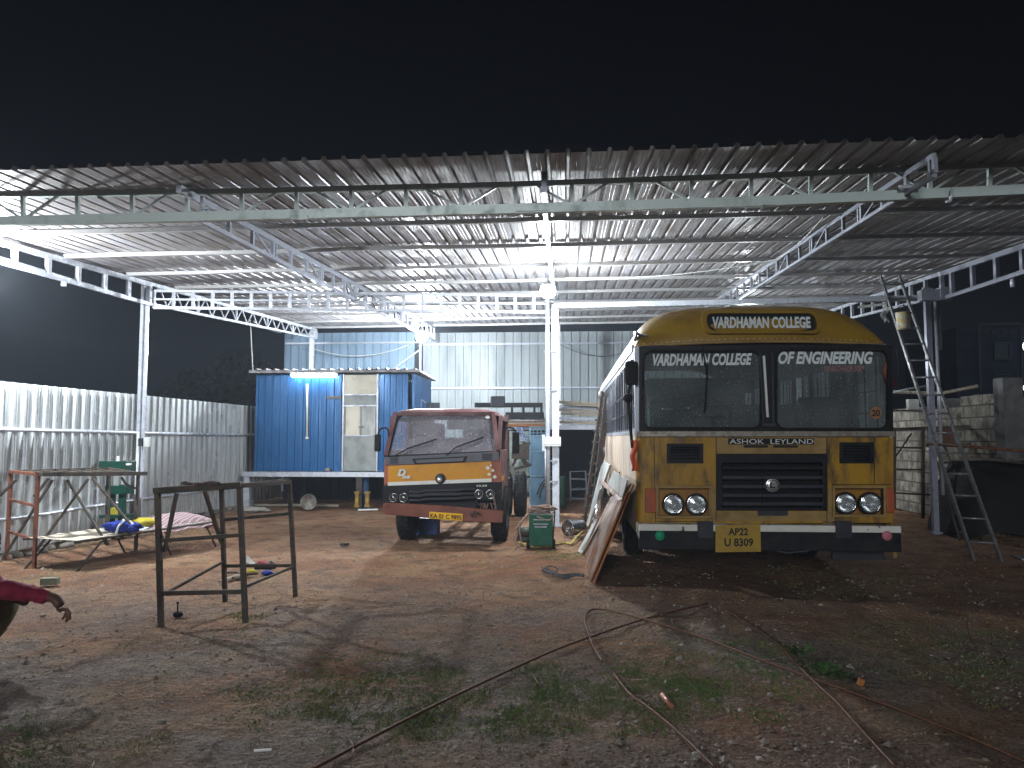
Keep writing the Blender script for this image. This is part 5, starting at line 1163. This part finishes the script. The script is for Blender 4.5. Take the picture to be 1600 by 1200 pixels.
# blue cabinet with mesh top
q = G(841, 797); t = thing('blue_cabinet', q, 'tall dusty blue metal cabinet behind the centre post', 'cabinet')
YQ = q.y
x0, x1 = AY(827, 700, YQ).x, AY(858, 700, YQ).x; z0, z1 = .08, AY(840, 667, YQ).z; zm = AY(840, 681, YQ).z
b = B(); b.box(((x0+x1)/2, YQ+.25, (z0+zm)/2), (x1-x0, .45, zm-z0)); b.build('cabinet_body', M_bluegate, t)
b = B()
for z in (zm, AY(840, 706, YQ).z, AY(840, 744, YQ).z): b.box(((x0+x1)/2, YQ+.015, z), (x1-x0+.01, .03, .03))
for x in (x0+.015, x1-.015): b.box((x, YQ+.013, (z0+z1)/2), (.03,.03, z1-z0))
for k in range(1, 5): b.box((x0+(x1-x0)*k/5, YQ+.013, (zm+z1)/2), (.014,.014, z1-zm))
for z in (zm+(z1-zm)*.33, zm+(z1-zm)*.66, z1): b.box(((x0+x1)/2, YQ+.013, z), (x1-x0,.014,.014))
b.build('door_frame', mat('light_blue_paint', (.20,.34,.46), .5, 0, (.15,.25,.34), 6), t)
b = B(); b.tube([AY(853, 748, YQ-.05), AY(845, 757, YQ-.05), AY(839, 772, YQ-.05)], .012); b.tube([AY(852, 753, YQ-.06), AY(846, 765, YQ-.05), AY(843, 778, YQ-.05)], .012); b.build('cable', M_cabled, t)
q0 = AY(812, 730, YQ+.1); b = B(); b.box((AY(811, 700, YQ+.3).x, YQ+.35, AY(811, 722, YQ).z), (.42,.03, 1.3)); tag(b.build('back_board', mat('pale_green_board', (.34,.40,.33), .7, 0, (.22,.25,.22), 4, col3=(.08,.15,.35), s3=7, lo3=.6, hi3=.66), None, q0), 'pale green board with tangled blue wiring behind the truck mirror', 'board')
b = B()
for k in range(6): b.tube(smooth_path([AY(811+rnd.uniform(-6,8), 668, YQ+.2), AY(814+rnd.uniform(-6,8), 675, YQ+.18), AY(816+rnd.uniform(-6,8), 684, YQ+.2), AY(813+rnd.uniform(-6,8), 690, YQ+.2)]), .010, 5)
tag(b.build('wire_bundle', mat('blue_wire', (.05,.12,.4), .6, 0, (.5,.5,.5), 30, .5, .55), None, AY(814, 680, YQ+.2)), 'tangle of blue and white wires hanging on the pale board', 'wires')
b = B()
for (p, q2) in (((803, 688), (822, 730)), ((806, 700), (826, 728)), ((804, 733), (830, 726)), ((806, 745), (828, 745)), ((820, 690), (800, 728)), ((802, 702), (828, 692))): b.beam(AY(*p, 15.6), AY(*q2, 15.5), .05, .05)
b.beam(AY(800, 705, 15.5), AY(827, 707, 15.5), .05, .3); tag(b.build('scrap_frame', M_dark, None, AY(815, 740, 15.5)), 'dark scrap steel frame piled behind the truck', 'scrap')
# green welding sets
def welder(px, py, w, h, label, top, dpt=.42):
    q = G(px, py); t = thing('welding_machine', q, label, 'welding machine')
    b = B(); b.box(q+Vector((0,dpt/2,h/2+.03)), (w, dpt, h-.06), bev=.008); body = b.build('case', M_greenm, t)
    b = B()
    for z in (.86, .74): b.box(q+Vector((0,-.003,h*z)), (w*.62,.008,.012))
    b.box(q+Vector((-.0,-.004,h*.66)), (w*.5,.012,.016)); b.build('louvre', M_steel, body)
    b = B(); b.box(q+Vector((0,dpt/2,h+.005)), (w+.01, dpt+.01,.02)); b.build('lid', mat('grey_green_lid', (.16,.22,.19), .5, 0, (.1,.12,.11), 6), body)
    for s in (-1, 1): b = B(); b.lathe(q+Vector((s*w*.55, dpt*.2, .07)), (1,0,0), [(-.02, 0), (-.02,.06), (.0,.07), (.02,.06), (.02, 0)], 16); b.build('wheel', M_black, t)
    b = B(); b.tube([q+Vector((w*.5,.02,h*.2)), q+Vector((w*.5+.03,-.0,h)), q+Vector((w*.5+.03,.0,h+.05))], .01); b.build('handle', M_plastic, t); return q
q = welder(845, 860, .315, .47, 'dark green welding machine with cables coiled on its lid', True)
b = B(); rnd = random.Random(5)
for k in range(7):
    c_ = q+Vector((rnd.uniform(-.04,.03), .18+rnd.uniform(-.03,.03), .495+.012*k)); ra, rb = rnd.uniform(.13,.20), rnd.uniform(.10,.15)
    b.tube([c_+Vector((ra*cos(a), rb*sin(a), .012*sin(a*2+k))) for a in [2*pi*i/20 for i in range(21)]], .010, 6)
b.tube(smooth_path([q+Vector((-.12,.1,.52)), q+Vector((-.22,.0,.42)), q+Vector((-.28,-.05,.28)), q+Vector((-.26,-.1,.12)), q+Vector((-.34,-.12,.02))]), .010, 6)
b.tube(smooth_path([q+Vector((-.1,.2,.53)), q+Vector((-.2,.1,.45)), q+Vector((-.31,.0,.30)), q+Vector((-.35,-.1,.15)), q+Vector((-.25,-.12,.01))]), .010, 6)
b.tube(smooth_path([q+Vector((.1,.1,.53)), q+Vector((.17,-.02,.46)), q+Vector((.1,-.03,.40)), q+Vector((-.05,-.03,.45))]), .009, 6)
tag(b.build('coiled_cable', M_cableb, None, q), 'dusty pinkish cables coiled on the lid of the green welding machine', 'cable')
welder(866, 795, .42, .65, 'green welding machine standing half hidden behind the centre post', False)
q = G(818, 845); t = thing('small_motor', q, 'small dark motor on the ground left of the green welding machine', 'motor')
b = B(); b.cyl(q+Vector((-.08,.05,.12)), q+Vector((.12,.05,.12)), .075, n=18); b.box(q+Vector((0,.05,.03)), (.2,.14,.05)); b.cyl(q+Vector((.12,.05,.12)), q+Vector((.16,.05,.12)), .03)
b.build('motor_body', mat('motor_green', (.04,.07,.06), .5, .2, (.07,.06,.05), 9), t)
q = G(893, 838); t = thing('metal_drum', q, 'shiny round metal drum lying on its side near the centre post', 'drum')
dirn = Vector((.95,.9,0)).normalized(); c_ = q+Vector((-.05,0,.125))
b = B(); b.lathe(c_, dirn, [(.0,.10), (-.02,.125), (.0,.128), (.28,.115), (.30,.10), (.3, 0)], 28); b.build('shell', mat('shiny_steel', (.45,.47,.50), .25, .9, (.2,.2,.22), 6), t)
b = B(); b.lathe(c_, dirn, [(-.005,.118), (.01,.09), (-.01,.085), (.0,.05), (.06,.045), (.06, 0)], 24)
for k in range(6): a = k*pi/3; b.box(c_+Vector((-.01,-.01,0))+Vector((dirn.y*cos(a)*.085, -dirn.x*cos(a)*.085, .085*sin(a))), (.02,.02,.02))
b.build('hub', mat('scuffed_alloy', (.40,.40,.38), .45, .6, (.12,.11,.10), 14), t)
b = B(); b.tube(smooth_path([G(810, 850)+Vector((0,0,.02)), G(840, 857)+Vector((0,0,.02)), G(880, 851)+Vector((0,0,.02)), G(893, 852)+Vector((0,0,.02)), G(900, 846)+Vector((0,0,.05)), G(918, 829)+Vector((0,0,.06))]), .02)
tag(b.build('yellow_hose', mat('hose_yellow', (.42,.33,.08), .6, 0, (.2,.14,.06), 9), None, G(860, 852)), 'dusty yellow hose on the ground behind the welding machine', 'hose')
b = B()
for k in range(4): b.tube(smooth_path([G(848+rnd.uniform(-3,3), 890+rnd.uniform(-3,3))+Vector((0,0,.015)), G(862, 897+rnd.uniform(-4,3))+Vector((0,0,.02)), G(880+rnd.uniform(-4,4), 906-k*2)+Vector((0,0,.015)), G(900, 902-k)+Vector((0,0,.02)), G(912, 903-k)+Vector((0,0,.015))]), .008, 6)
b.tube(smooth_path([G(848, 893)+Vector((0,0,.015)), G(858, 887)+Vector((0,0,.02)), G(872, 892)+Vector((0,0,.02)), G(862, 899)+Vector((0,0,.02)), G(850, 896)+Vector((0,0,.02))]), .008, 6)
tag(b.build('loose_cable', M_cabled, None, G(880, 900)), 'thin dark cable lying loose on the dirt in front of the rusty sheets', 'cable')
# dark chair frame in the store
q = G(905, 782); t = thing('chair_frame', q, 'bare tubular chair frame standing in the dark store opening', 'chair')
F2 = lambda px, py, d=0: AY(px, py, q.y+d)
for (pts) in ([(892, 782), (891, 737), (915, 736), (917, 780)], [(892, 765), (917, 764)], [(892, 748), (917, 749)], [(893, 779), (917, 780)]):
    b = B(); b.tube([F2(*p) for p in pts], .022); b.build('tube_frame', M_steel, t)
b = B(); b.box(F2(905, 762, .2), (.36,.36,.03)); b.build('seat', M_greenm, t)
# leaning ladder-like truss and sheets against the bus
t = thing('leaning_truss', G(914, 812), 'dark toothed steel truss leaning up against the side of the bus', 'truss')
pa, pb_ = G(913, 815), AX(941, 612, BX0-.08)
pa2 = pa+Vector((.14,0,0)); pb2 = pb_+Vector((.10,0,-.02))
b = B(); b.beam(pa, pb_, .05, .05); b.beam(pa2, pb2, .10, .05); b.build('chord', M_dark, t)
b = B()
for k in range(12): u = (k+.5)/12; p = pa.lerp(pb_, u); b.beam(p+Vector((-.06,0,.0)), pa2.lerp(pb2, u), .03, .035)
b.build('web', M_bench, t)
def slab(name, pts, thick, m, label, m2=None, nrm_=None):
    """flat sheet from four corners given the thickness"""
    P = [Vector(p) for p in pts]; n_ = (P[1]-P[0]).cross(P[3]-P[0]).normalized()
    b = B(); Q = [p+n_*thick for p in P]; b.face(P); b.face(Q[::-1])
    for i in range(4): b.face([P[i], P[(i+1)%4], Q[(i+1)%4], Q[i]], mi=1 if m2 else 0)
    o = b.build(name, [m, m2] if m2 else m, None, P[0]); tag(o, label, 'sheet'); return o
def lean(b0, b1, t0, t1, offset=0): # bottom corners from ground pixels, top corners on the bus side
    return [G(*b0), G(*b1), AX(*t1, BX0-.03-offset), AX(*t0, BX0-.03-offset)]
slab('door_panel', lean((919, 822), (906, 836) if False else (921, 826), (944, 720), (956, 727), .05), .03, M_whitepl, 'scuffed white door panel leaning on the bus behind the rusty sheets')
slab('sheet_metal', lean((905, 862), (911, 866), (930, 815), (935, 814), .3), .02, M_whitepl, 'narrow pale strip of sheet leaning low behind the rusty sheets')
slab('rusty_sheet', [G(912, 864), G(922, 907), AX(984, 755, BX0-.09), AX(953, 778, BX0-.09)], -.018, M_rust, 'widest rusty steel sheet leaning on the front corner of the bus', M_rustedge)
slab('rusty_sheet', [G(918, 872)+Vector((.07,0,0)), G(931, 912)+Vector((-.03,0,0)), AX(986, 756, BX0-.05)+Vector((.02,0,0)), AX(956, 778, BX0-.05)], -.018, M_rust, 'rusty steel sheet with a bright orange edge, second in the leaning stack', M_rustedge)
slab('white_sheet', [AX(950, 758, BX0-.15), AX(973, 780, BX0-.15), AX(982, 750, BX0-.13), AX(960, 736, BX0-.13)], .012, M_whitepl, 'white scratched panel resting on top of the rusty leaning sheet')
slab('rusty_strip', [AX(937, 753, BX0-.19), AX(969, 783, BX0-.19), AX(974, 780, BX0-.17), AX(943, 751, BX0-.17)], .012, M_rust, 'small rusty strip lying across the leaning sheets')
b = B(); b.cyl(AX(940, 768, BX0-.2), AX(929, 815, BX0-.35), .035, n=10); tag(b.build('bent_pipe', M_chrome, None, AX(940, 768, BX0-.2)), 'shiny short pipe stuck between the white panel and rusty sheet', 'pipe')
b = B(); b.tube(smooth_path([AX(943, 700, BX0-.1), AX(944, 712, BX0-.1), AX(938, 728, BX0-.15), AX(930, 742, BX0-.2)]), .014); tag(b.build('black_hose', M_cabled, None, AX(943, 700, BX0-.1)), 'short black hose hanging on the side of the bus', 'hose')

# ------------------------------------------------------------------ ladders and racks on the right
def ladder(name, a0, a1, t0, t1, n, label, m, w=.045, first=.05, last=.96):
    t = thing(name, (a0+a1)/2, label, 'ladder')
    for p, q2 in ((a0, t0), (a1, t1)): b = B(); b.beam(p-Vector((0,0,.02)), q2, w*.7, w, up=(0,1,0)); b.build('side_rail', m, t)
    for k in range(n):
        u = first+(last-first)*k/(n-1); b = B(); b.cyl(a0.lerp(t0, u), a1.lerp(t1, u), .014, n=8); b.build('rung', m, t)
    return t
ladder('ladder', G(1522, 876), G(1566, 879), AY(1376, 431, 13.0), AY(1405, 431, 13.0), 15, 'tall thin steel ladder leaning up to the shed roof right of the bus', mat('ladder_steel', (.26,.27,.29), .4, .5, (.15,.15,.15), 8))
ladder('ladder', G(1500, 842), G(1534, 842), AY(1448, 668, 13.6), AY(1464, 668, 13.6), 7, 'short dark ladder standing behind the tall one against the blocks', M_dark, .03)
rk2 = thing('rack_frame', G(1430, 822), 'dark steel rack of posts and bars in front of the block wall', 'rack')
for px, y0, y1 in ((1442, 668, 810), (1397, 668, 796), (1528, 668, 740), (1527, 700, 760)):
    b = B(); Y_ = 13.9; b.beam(AY(px, y0, Y_), AY(px, y1, Y_), .05, .05, up=(0,1,0)); b.build('post', M_dark, rk2)
for (x0, y0, x1, y1, w) in ((1395, 671, 1537, 666, .055), (1395, 699, 1442, 700, .03), (1395, 733, 1440, 734, .03), (1397, 770, 1480, 775, .03), (1395, 720, 1424, 677, .025), (1395, 641, 1450, 643, .025), (1447, 696, 1560, 694, .06)):
    b = B(); b.beam(AY(x0, y0, 13.85), AY(x1, y1, 13.85), w, w, up=(0,1,0)); b.build('bar', M_dark, rk2)
wire('long_pipe', [AY(1448, 693, 12.2), AY(1530, 699, 11.5), AY(1640, 708, 10.6)], .022, M_rod, 'long rusty pipe running level to the right edge behind the ladder', 'pipe')
b = B(); q = AY(1480, 682, 13.8); b.box(q, (.22,.06,.26)); o = b.build('rusty_box', mat('rust_box', (.13,.05,.03), .8, 0, (.06,.04,.03), 9), None, q); tag(o, 'small rusty red box set on the rack bar by the block wall', 'box')
q = G(1570, 832); t = thing('covered_pile', q, 'large black covered pile of scrap at the right edge behind the ladder', 'pile')
b = B(); b.grid(26, 12, lambda u, v: Vector((5.9+3.4*u, 11.9+1.3*v-.4*u, (0.05 + 1.05*(sin(pi*min(1, v*1.25)/1.0*.5+.0)**.5 if v < .8 else 1) + .12*noise.noise(Vector((u*4, v*3, 0)))) * (min(1, u*9)**.5 if u < .11 else 1)))); b.build('cover', M_tank, t)
for k in range(9):
    b = B(); p = Vector((6.3+rnd.uniform(0,2.2), 12.0+rnd.uniform(0,.8), 1.15+rnd.uniform(-.05,.2))); b.beam(p, p+Vector((rnd.uniform(.5,1.2), rnd.uniform(-.3,.3), rnd.uniform(-.12,.12))), .05, .035); b.build('scrap_bar', M_dark, t)
for i, (x0, y0, x1, y1) in enumerate(((1450, 815, 1485, 818), (1492, 828, 1504, 829), (1586, 870, 1602, 877))):
    b = B(); b.beam(G(x0, y0)+Vector((0,0,.02)), G(x1, y1)+Vector((0,0,.02)), .07, .015); tag(b.build('pale_strip', M_steel, None, G(x0, y0)), ['thin pale strip on the ground at the foot of right post', 'tiny pale strip on the dark ground under the ladder', 'pale strip at the right edge near the ladder feet'][i], 'strip')
# signboard tower beyond the wall
YS = 26
t = thing('roadside_building', AY(1560, 640, YS), 'dark distant building front with two framed windows at the right edge', 'building')
F3 = lambda px, py, d=0: AY(px, py, YS+d)
M_bd = mat('navy_facade', (.006,.009,.018), .8, 0, (.004,.006,.012), 2, spec=.1)
b = B(); p0, p1 = F3(1500, 640), F3(1700, 640); zt_ = F3(1530, 506).z
b.box(((p0.x+p1.x)/2, YS+2, zt_/2-.05), (p1.x-p0.x, 3.8, zt_-.1)); b.build('wall', M_bd, t)
b = B()
for (pa_, pb3) in (((1529, 507), (1596, 506)), ((1529, 507), (1532, 612)), ((1596, 506), (1598, 612))): b.beam(F3(*pa_, .05), F3(*pb3, .05), .1, .08, up=(0,1,0))
b.build('trim', mat('facade_trim', (.014,.016,.02), .8, spec=.1), t)
for (x0, y0, x1, y1) in ((1554, 534, 1580, 562), (1555, 584, 1581, 612)):
    b = B(); b.plate([(x0, y0), (x1, y0), (x1, y1), (x0, y1)], [[(x0+2, y0+2), (x1-2, y0+2), (x1-2, y1-2), (x0+2, y1-2)]], lambda u, v: AY(u, v, YS-.05), (0,.1,0)); wo = b.build('window', MATS['facade_trim'], t)
    b = B(); b.plate([(x0+1, y0+1), (x1-1, y0+1), (x1-1, y1-1), (x0+1, y1-1)], [], lambda u, v: AY(u, v, YS+.03), (0,.05,0)); b.build('pane', mat('dim_pane', (.008,.014,.018), .7, spec=.1), wo)
b = B()
for px in (1541, 1553, 1571, 1582): b.plate([(px+5*cos(a*pi/6), 518+3.5*sin(a*pi/6)) for a in range(12)], [], lambda u, v: AY(u, v, YS+.06), (0,.03,0))
b.build('round_motif', MATS['facade_trim'], t)
q = F3(1603, 575, -1.5)
b = B(); b.text('IIJAVA', lambda u, v, d: AY(1558+u, 614-v, YS-.3), 38, 6.5, .1, .02); b.build('lettering', mat('lit_letter', (.4,.45,.45), .6, emit=(.7,.9,.9), estr=.35), t)
for (px, py, r) in ((1606, 541, .14), (1604, 606, .09)):
    q = F3(px, py, -.6); tt = thing('street_light', q, 'bright cold lamp on the distant building, %s' % ('upper one at the right edge' if r > .12 else 'lower one above its letters'), 'lamp')
    b = B(); b.blob(q, (r, r, r*1.3), 2); b.build('globe', M_far, tt); b = B(); b.cyl(q+Vector((.0,0,0)), q+Vector((.3,.7,0)), .03); b.build('arm', M_dark, tt)
# dim tree beyond the fence
def tree(x, y, h, seed, label):
    r = random.Random(seed); t = thing('dark_tree', (x, y, 0), label, 'tree')
    b = B(); b.tube(smooth_path([(x, y, -.2), (x+.1, y, h*.3), (x-.1, y, h*.65)]), .2, rad=None); b.build('trunk', M_dark, t)
    b = B()
    for k in range(900):
        a, q_ = r.uniform(0, 2*pi), r.random()**.5; zz = r.uniform(.42, 1)*h; rad = h*.34*sin(pi*min(1, (zz/h-.36)/.68))**.6*q_*(1+.3*noise.noise(Vector((a*2, zz, seed))))
        c_ = Vector((x+rad*cos(a), y+rad*sin(a), zz)); s = r.uniform(.12,.28); d1 = Vector((r.uniform(-1,1), r.uniform(-1,1), r.uniform(-.6,.6))).normalized()*s; d2 = d1.cross(Vector((r.random(), r.random(), r.random()))).normalized()*s*.6
        b.face([c_-d1, c_+d2, c_+d1, c_-d2])
    b.build('crown', mat('dark_foliage', (.006,.008,.007), .9, 0, (.010,.012,.009), 2), t)
tree(-12.2, 28, 4.6, 4, 'dim rounded tree top behind the sheet fence left of the cabin'); tree(-16.5, 33, 4.4, 9, 'low dark tree top above the middle of the sheet fence')

# ------------------------------------------------------------------ small things on the ground
q = G(73, 915); b = B(); b.box(q+Vector((0,.05,.035)), (.16,.09,.07), Matrix.Rotation(.25, 3, 'Z'), bev=.004); tag(b.build('concrete_brick', M_brick, None, q), 'single grey-green brick lying on the dirt near the left edge', 'brick')
q = G(278, 963); b = B(); b.lathe(q, (0,0,1), [(0, 0), (0,.035), (.01,.04), (.035,.04), (.035,.034), (.02,.0)], 18); b.cyl(q+Vector((-.02,.03,.03)), q+Vector((-.03,.05,.10)), .006); b.blob(q+Vector((-.03,.05,.10)), (.014,.014,.012), 1); tag(b.build('small_tin', M_blackp, None, q), 'small black tin on the dirt under the dark work stand', 'tin')
t = thing('power_tool', G(412, 893), 'magenta and black power tool lying behind the work stand', 'tool')
q = G(412, 893); b = B(); b.box(q+Vector((0,.03,.07)), (.15,.09,.06), Matrix.Rotation(.2, 3, 'Y'), bev=.015); b.build('tool_body', M_red, t)
b = B(); b.cyl(q+Vector((.05,.03,.09)), q+Vector((.13,.03,.05)), .032); b.box(q+Vector((.0,.0,.04)), (.2,.05,.03)); b.cyl(q+Vector((-.08,.03,.07)), q+Vector((-.13,.03,.06)), .02); b.build('motor_end', M_blackp, t)
q = G(389, 888); b = B(); b.grid(5, 5, lambda u, v: q+Vector((-.06+.14*u, .05+.03*v, .01+.13*(1-u)*(.4+.6*v)))); tag(b.build('white_wrapper', M_white, None, q), 'small white wrapper standing beside the power tool', 'wrapper')
for i, (px, py, m, nm, lb) in enumerate(((418, 899, M_blue, 'blue_pouch', 'small blue pouch on the ground under the power tool'), (392, 897, M_yel, 'yellow_tool', 'small yellow hand tool lying in the tool heap'), (373, 905, M_wood, 'wood_block', 'small wood block next to the tools behind the stand'))):
    q = G(px, py); b = B(); b.blob(q+Vector((0,0,.025)), (.07,.05,.03), 2, .3, 3); tag(b.build(nm, m, None, q), lb, 'tool')
b = B()
for k in range(5): p = G(355+k*7, 900+rnd.uniform(-4,6)); b.beam(p+Vector((0,0,.02)), p+Vector((.14,rnd.uniform(-.05,.08),.03)), .022, .02)
tag(b.build('hand_tools', M_dark, None, G(365, 902)), 'heap of dark hand tools on the dirt behind the stand', 'tools')
b = B(); p = G(372, 903); b.beam(G(344, 911)+Vector((0,0,.015)), G(368, 903)+Vector((0,0,.02)), .05, .015); tag(b.build('wood_strip', M_wood, None, p), 'thin pale wood strip lying left of the hand tools', 'strip')
def rod(pts, r, label, lift=.018):
    P = smooth_path([G(*p)+Vector((0,0,lift)) for p in pts], 10); b = B(); b.tube(P, r, 8); tag(b.build('steel_rod', M_rod, None, P[0]), label, 'rod')
rod([(485, 1210), (600, 1148), (700, 1097), (830, 1036), (900, 1007), (1000, 973), (1060, 957), (1105, 946)], .0085, 'long rusty rod lying diagonally from the bottom centre towards the bus')
rod([(941, 1038), (925, 1010), (914, 975), (918, 960), (930, 955), (955, 958), (1010, 972), (1100, 1001), (1180, 1032), (1265, 1063), (1400, 1112), (1520, 1160), (1610, 1200)], .0085, 'long rusty rod bent into a hook, running to the bottom right corner')
rod([(1133, 956), (1170, 978), (1215, 1010), (1250, 1047), (1275, 1072), (1310, 1105), (1350, 1150), (1400, 1205)], .0075, 'rusty rod running from below the bus towards the bottom edge, right of the others')
rod([(960, 1059), (985, 1090), (1015, 1112), (1060, 1150), (1118, 1207)], .0075, 'short rusty rod pointing to the bottom edge in the middle')
rod([(541, 1157), (548, 1163), (552, 1180), (546, 1192)], .004, 'tiny curled wire by the end of the long diagonal rod')
rod([(1510, 968), (1515, 1000), (1530, 1020), (1536, 1031)], .003, 'thin pale curved stalk on the ground at the right', .03)
q = G(1040, 1105); b = B(); b.cyl(G(1034, 1091)+Vector((0,0,.02)), G(1049, 1109)+Vector((0,0,.02)), .014, n=12); tag(b.build('copper_tube', mat('copper', (.42,.17,.12), .5, .2, (.3,.12,.08), 9), None, q), 'short pinkish tube lying on the grass between the rods', 'tube')
q = G(1345, 1071); b = B(); b.box(q+Vector((0,0,.02)), (.035,.03,.045), Matrix.Rotation(.4, 3, 'Y'), bev=.006); tag(b.build('brick_chip', M_rustedge, None, q), 'orange brick chip beside the right weed', 'brick chip')
b = B(); b.beam(G(397, 1177)+Vector((0,0,.012)), G(424, 1175)+Vector((0,0,.012)), .012, .008); tag(b.build('white_stick', mat('bright_white', (.75,.75,.75), .6), None, G(410, 1176)), 'thin bright white stick on the dirt at the bottom left', 'stick')
b = B(); q = G(597, 853); b.cyl(G(531, 853)+Vector((0,0,.02)), G(545, 852)+Vector((0,0,.02)), .018, n=8); tag(b.build('dark_peg', M_dark, None, G(538, 853)), 'small dark peg lying on the open dirt left of the truck', 'peg')
for i, (px, py, s) in enumerate(((67, 964, .03), (586, 1110, .022), (252, 1132, .03), (1204, 1088, .024), (1063, 1033, .03), (1090, 1184, .03), (325, 1180, .022), (1128, 1028, .02), (880, 1180, .02))):
    q = G(px, py); b = B(); b.blob(q+Vector((0,0,s*.4)), (s*.95, s*.75, s*.5), 2, .5, 2, seed=i); tag(b.build('pale_stone', mat('pale_stone', (.30,.26,.21), .9, 0, (.2,.17,.14), 20), None, q), ['pale stone on the dirt just below the crouching hand at the left', 'small pale stone in the grass above the long diagonal rod', 'pale stone on the dirt near the bottom left corner', 'pale stone below the leafy weed at the right', 'pale stone just inside the hooked rod', 'pale stone at the bottom edge right of the short rod', 'pale stone left of the bright white stick', 'pale stone above the hooked rod in the middle', 'pale stone at the bottom edge between the diagonal and short rods'][i], 'stone', 'pale stones scattered on the dirt')

# scattered pebbles, straw and grass
rg = random.Random(12)
b = B(); 
def pebble(c, s):
    t = [Vector((1,0,0)), Vector((-1,.2,0)), Vector((.1,1,0)), Vector((0,-1,.1)), Vector((.1,0,.8))]
    a = rg.uniform(0, 6.28); R_ = Matrix.Rotation(a, 3, 'Z'); vs = [b.bm.verts.new(c + R_ @ Vector((v.x*s*rg.uniform(.7,1.3), v.y*s*rg.uniform(.6,1.1), v.z*s*rg.uniform(.5,1)))) for v in t]
    for f in ((0,2,4), (2,1,4), (1,3,4), (3,0,4)): b.bm.faces.new([vs[i] for i in f])
for k in range(15000):
    y = 2.2+(rg.random()**1.5)*11; x = rg.uniform(-.75, .72)*y + rg.uniform(-.3,.3)
    if noise.noise(Vector((x*.7, y*.7, 5)))+rg.uniform(-.5,.5) < -.12: continue
    s = rg.choice((.007,.009,.012,.015,.02)) if rg.random() < .97 else .034
    pebble(Vector((x, y, ground_h(x, y))), s)
tag(b.build('gravel', mat('gravel_stone', (.30,.25,.21), .9, 0, (.17,.13,.11), 3, .42, .58)), 'loose gravel scattered over the dirt yard', None, None, 'stuff')
b = B()
for k in range(9000):
    y = 2.2+(rg.random()**1.3)*10; x = rg.uniform(-.75, .72)*y
    if noise.noise(Vector((x*.9, y*.9, 15)))+rg.uniform(-.4,.4) < .0: continue
    l = rg.uniform(.02,.14); a = rg.uniform(0, 6.28); w = .0022+.0012*rg.random(); c = Vector((x, y, ground_h(x, y)+.006+.012*rg.random()))
    d = Vector((cos(a), sin(a), rg.uniform(-.12,.2)))*l; n2_ = Vector((-sin(a), cos(a), .3))*w
    b.face([c-n2_, c+d-n2_*.3, c+d+n2_*.3, c+n2_])
tag(b.build('straw', mat('dry_straw', (.34,.26,.15), .85, 0, (.16,.11,.07), 4, .42, .6)), 'dry straw and twig litter on the dirt', None, None, 'stuff')
b = B()
def patch(px, py, rx, ry, dens):
    for k in range(dens):
        a = rg.uniform(0, 6.28); q_ = rg.random()**.6
        g0 = G(px+rx*q_*cos(a), py+ry*q_*sin(a)); x, y = g0.x, g0.y
        if noise.noise(Vector((x*3.2, y*3.2, 2)))+.5*noise.noise(Vector((x*9, y*9, 2)))+rg.uniform(-.5,.5) < .06: continue
        for j in range(3):
            h = rg.uniform(.006,.020); bx, by = x+rg.uniform(-.02,.02), y+rg.uniform(-.02,.02); l_ = Vector((rg.uniform(-1,1), rg.uniform(-1,1), 0))*h*.9; w = Vector((rg.uniform(-1,1), rg.uniform(-1,1), 0)).normalized()*.0028
            p0 = Vector((bx, by, ground_h(bx, by))); b.face([p0-w, p0+w, p0+l_*.5+Vector((0,0,h*.8))+w*.5, p0+l_+Vector((0,0,h))])
for a_ in ((800, 1095, 330, 62, 6500), (1120, 1055, 200, 60, 3600), (1190, 1100, 60, 35, 500), (600, 1040, 110, 28, 900), (470, 1080, 130, 40, 900), (80, 1160, 200, 50, 900), (880, 868, 45, 9, 600), (395, 962, 40, 6, 300), (830, 850, 20, 5, 150),
    (1470, 1010, 160, 55, 1300), (1300, 905, 130, 30, 900), (960, 1090, 160, 70, 900), (330, 1000, 160, 30, 300), (700, 880, 140, 14, 300), (1560, 1060, 70, 50, 300), (640, 1130, 300, 60, 900)): patch(*a_)
tag(b.build('grass', mat('yard_grass', (.10,.17,.045), .75, 0, (.20,.21,.085), 3, .42, .6)), 'thin short grass growing in patches on the dirt', None, None, 'stuff')
for i, (px, py, s, n) in enumerate(((1255, 1024, .10, 26), (1292, 1056, .11, 30), (1322, 1062, .05, 12))):
    q = G(px, py); b = B()
    for k in range(n):
        a = rg.uniform(0, 6.28); r_ = rg.uniform(.2, 1)*s; c = q+Vector((r_*cos(a), r_*sin(a)*.7, .01+rg.uniform(.0,.05))); u = Vector((cos(a), sin(a), rg.uniform(0,.8)))*.028; v = Vector((-sin(a), cos(a), rg.uniform(-.3,.3)))*.016
        b.face([c-u, c+v, c+u, c-v]); b.face([q+Vector((0,0,.0)), q+Vector((.003,0,0)), c-u])
    tag(b.build('weed', mat('weed_leaf', (.04,.11,.03), .7, 0, (.07,.14,.04), 10), None, q), ['low leafy weed just above the crossing of the rods at the right', 'dark leafy weed beside the crossing point of the two rods', 'tiny weed left of the orange brick chip'][i], 'weed')

# ------------------------------------------------------------------ thin dusty air round the lamps
m = bpy.data.materials.new('haze'); m.use_nodes = True; n = m.node_tree; n.nodes.remove(n.nodes['Principled BSDF'])
v = n.nodes.new('ShaderNodeVolumePrincipled'); v.inputs['Density'].default_value = .0025; v.inputs['Color'].default_value = (.75,.85,1,1); v.inputs['Anisotropy'].default_value = .3
n.links.new(v.outputs[0], n.nodes['Material Output'].inputs['Volume'])
b = B(); b.box((0, 18, 3), (60, 60, 9)); tag(b.build('haze', m), 'thin bluish haze in the lamp light', None, None, 'stuff')
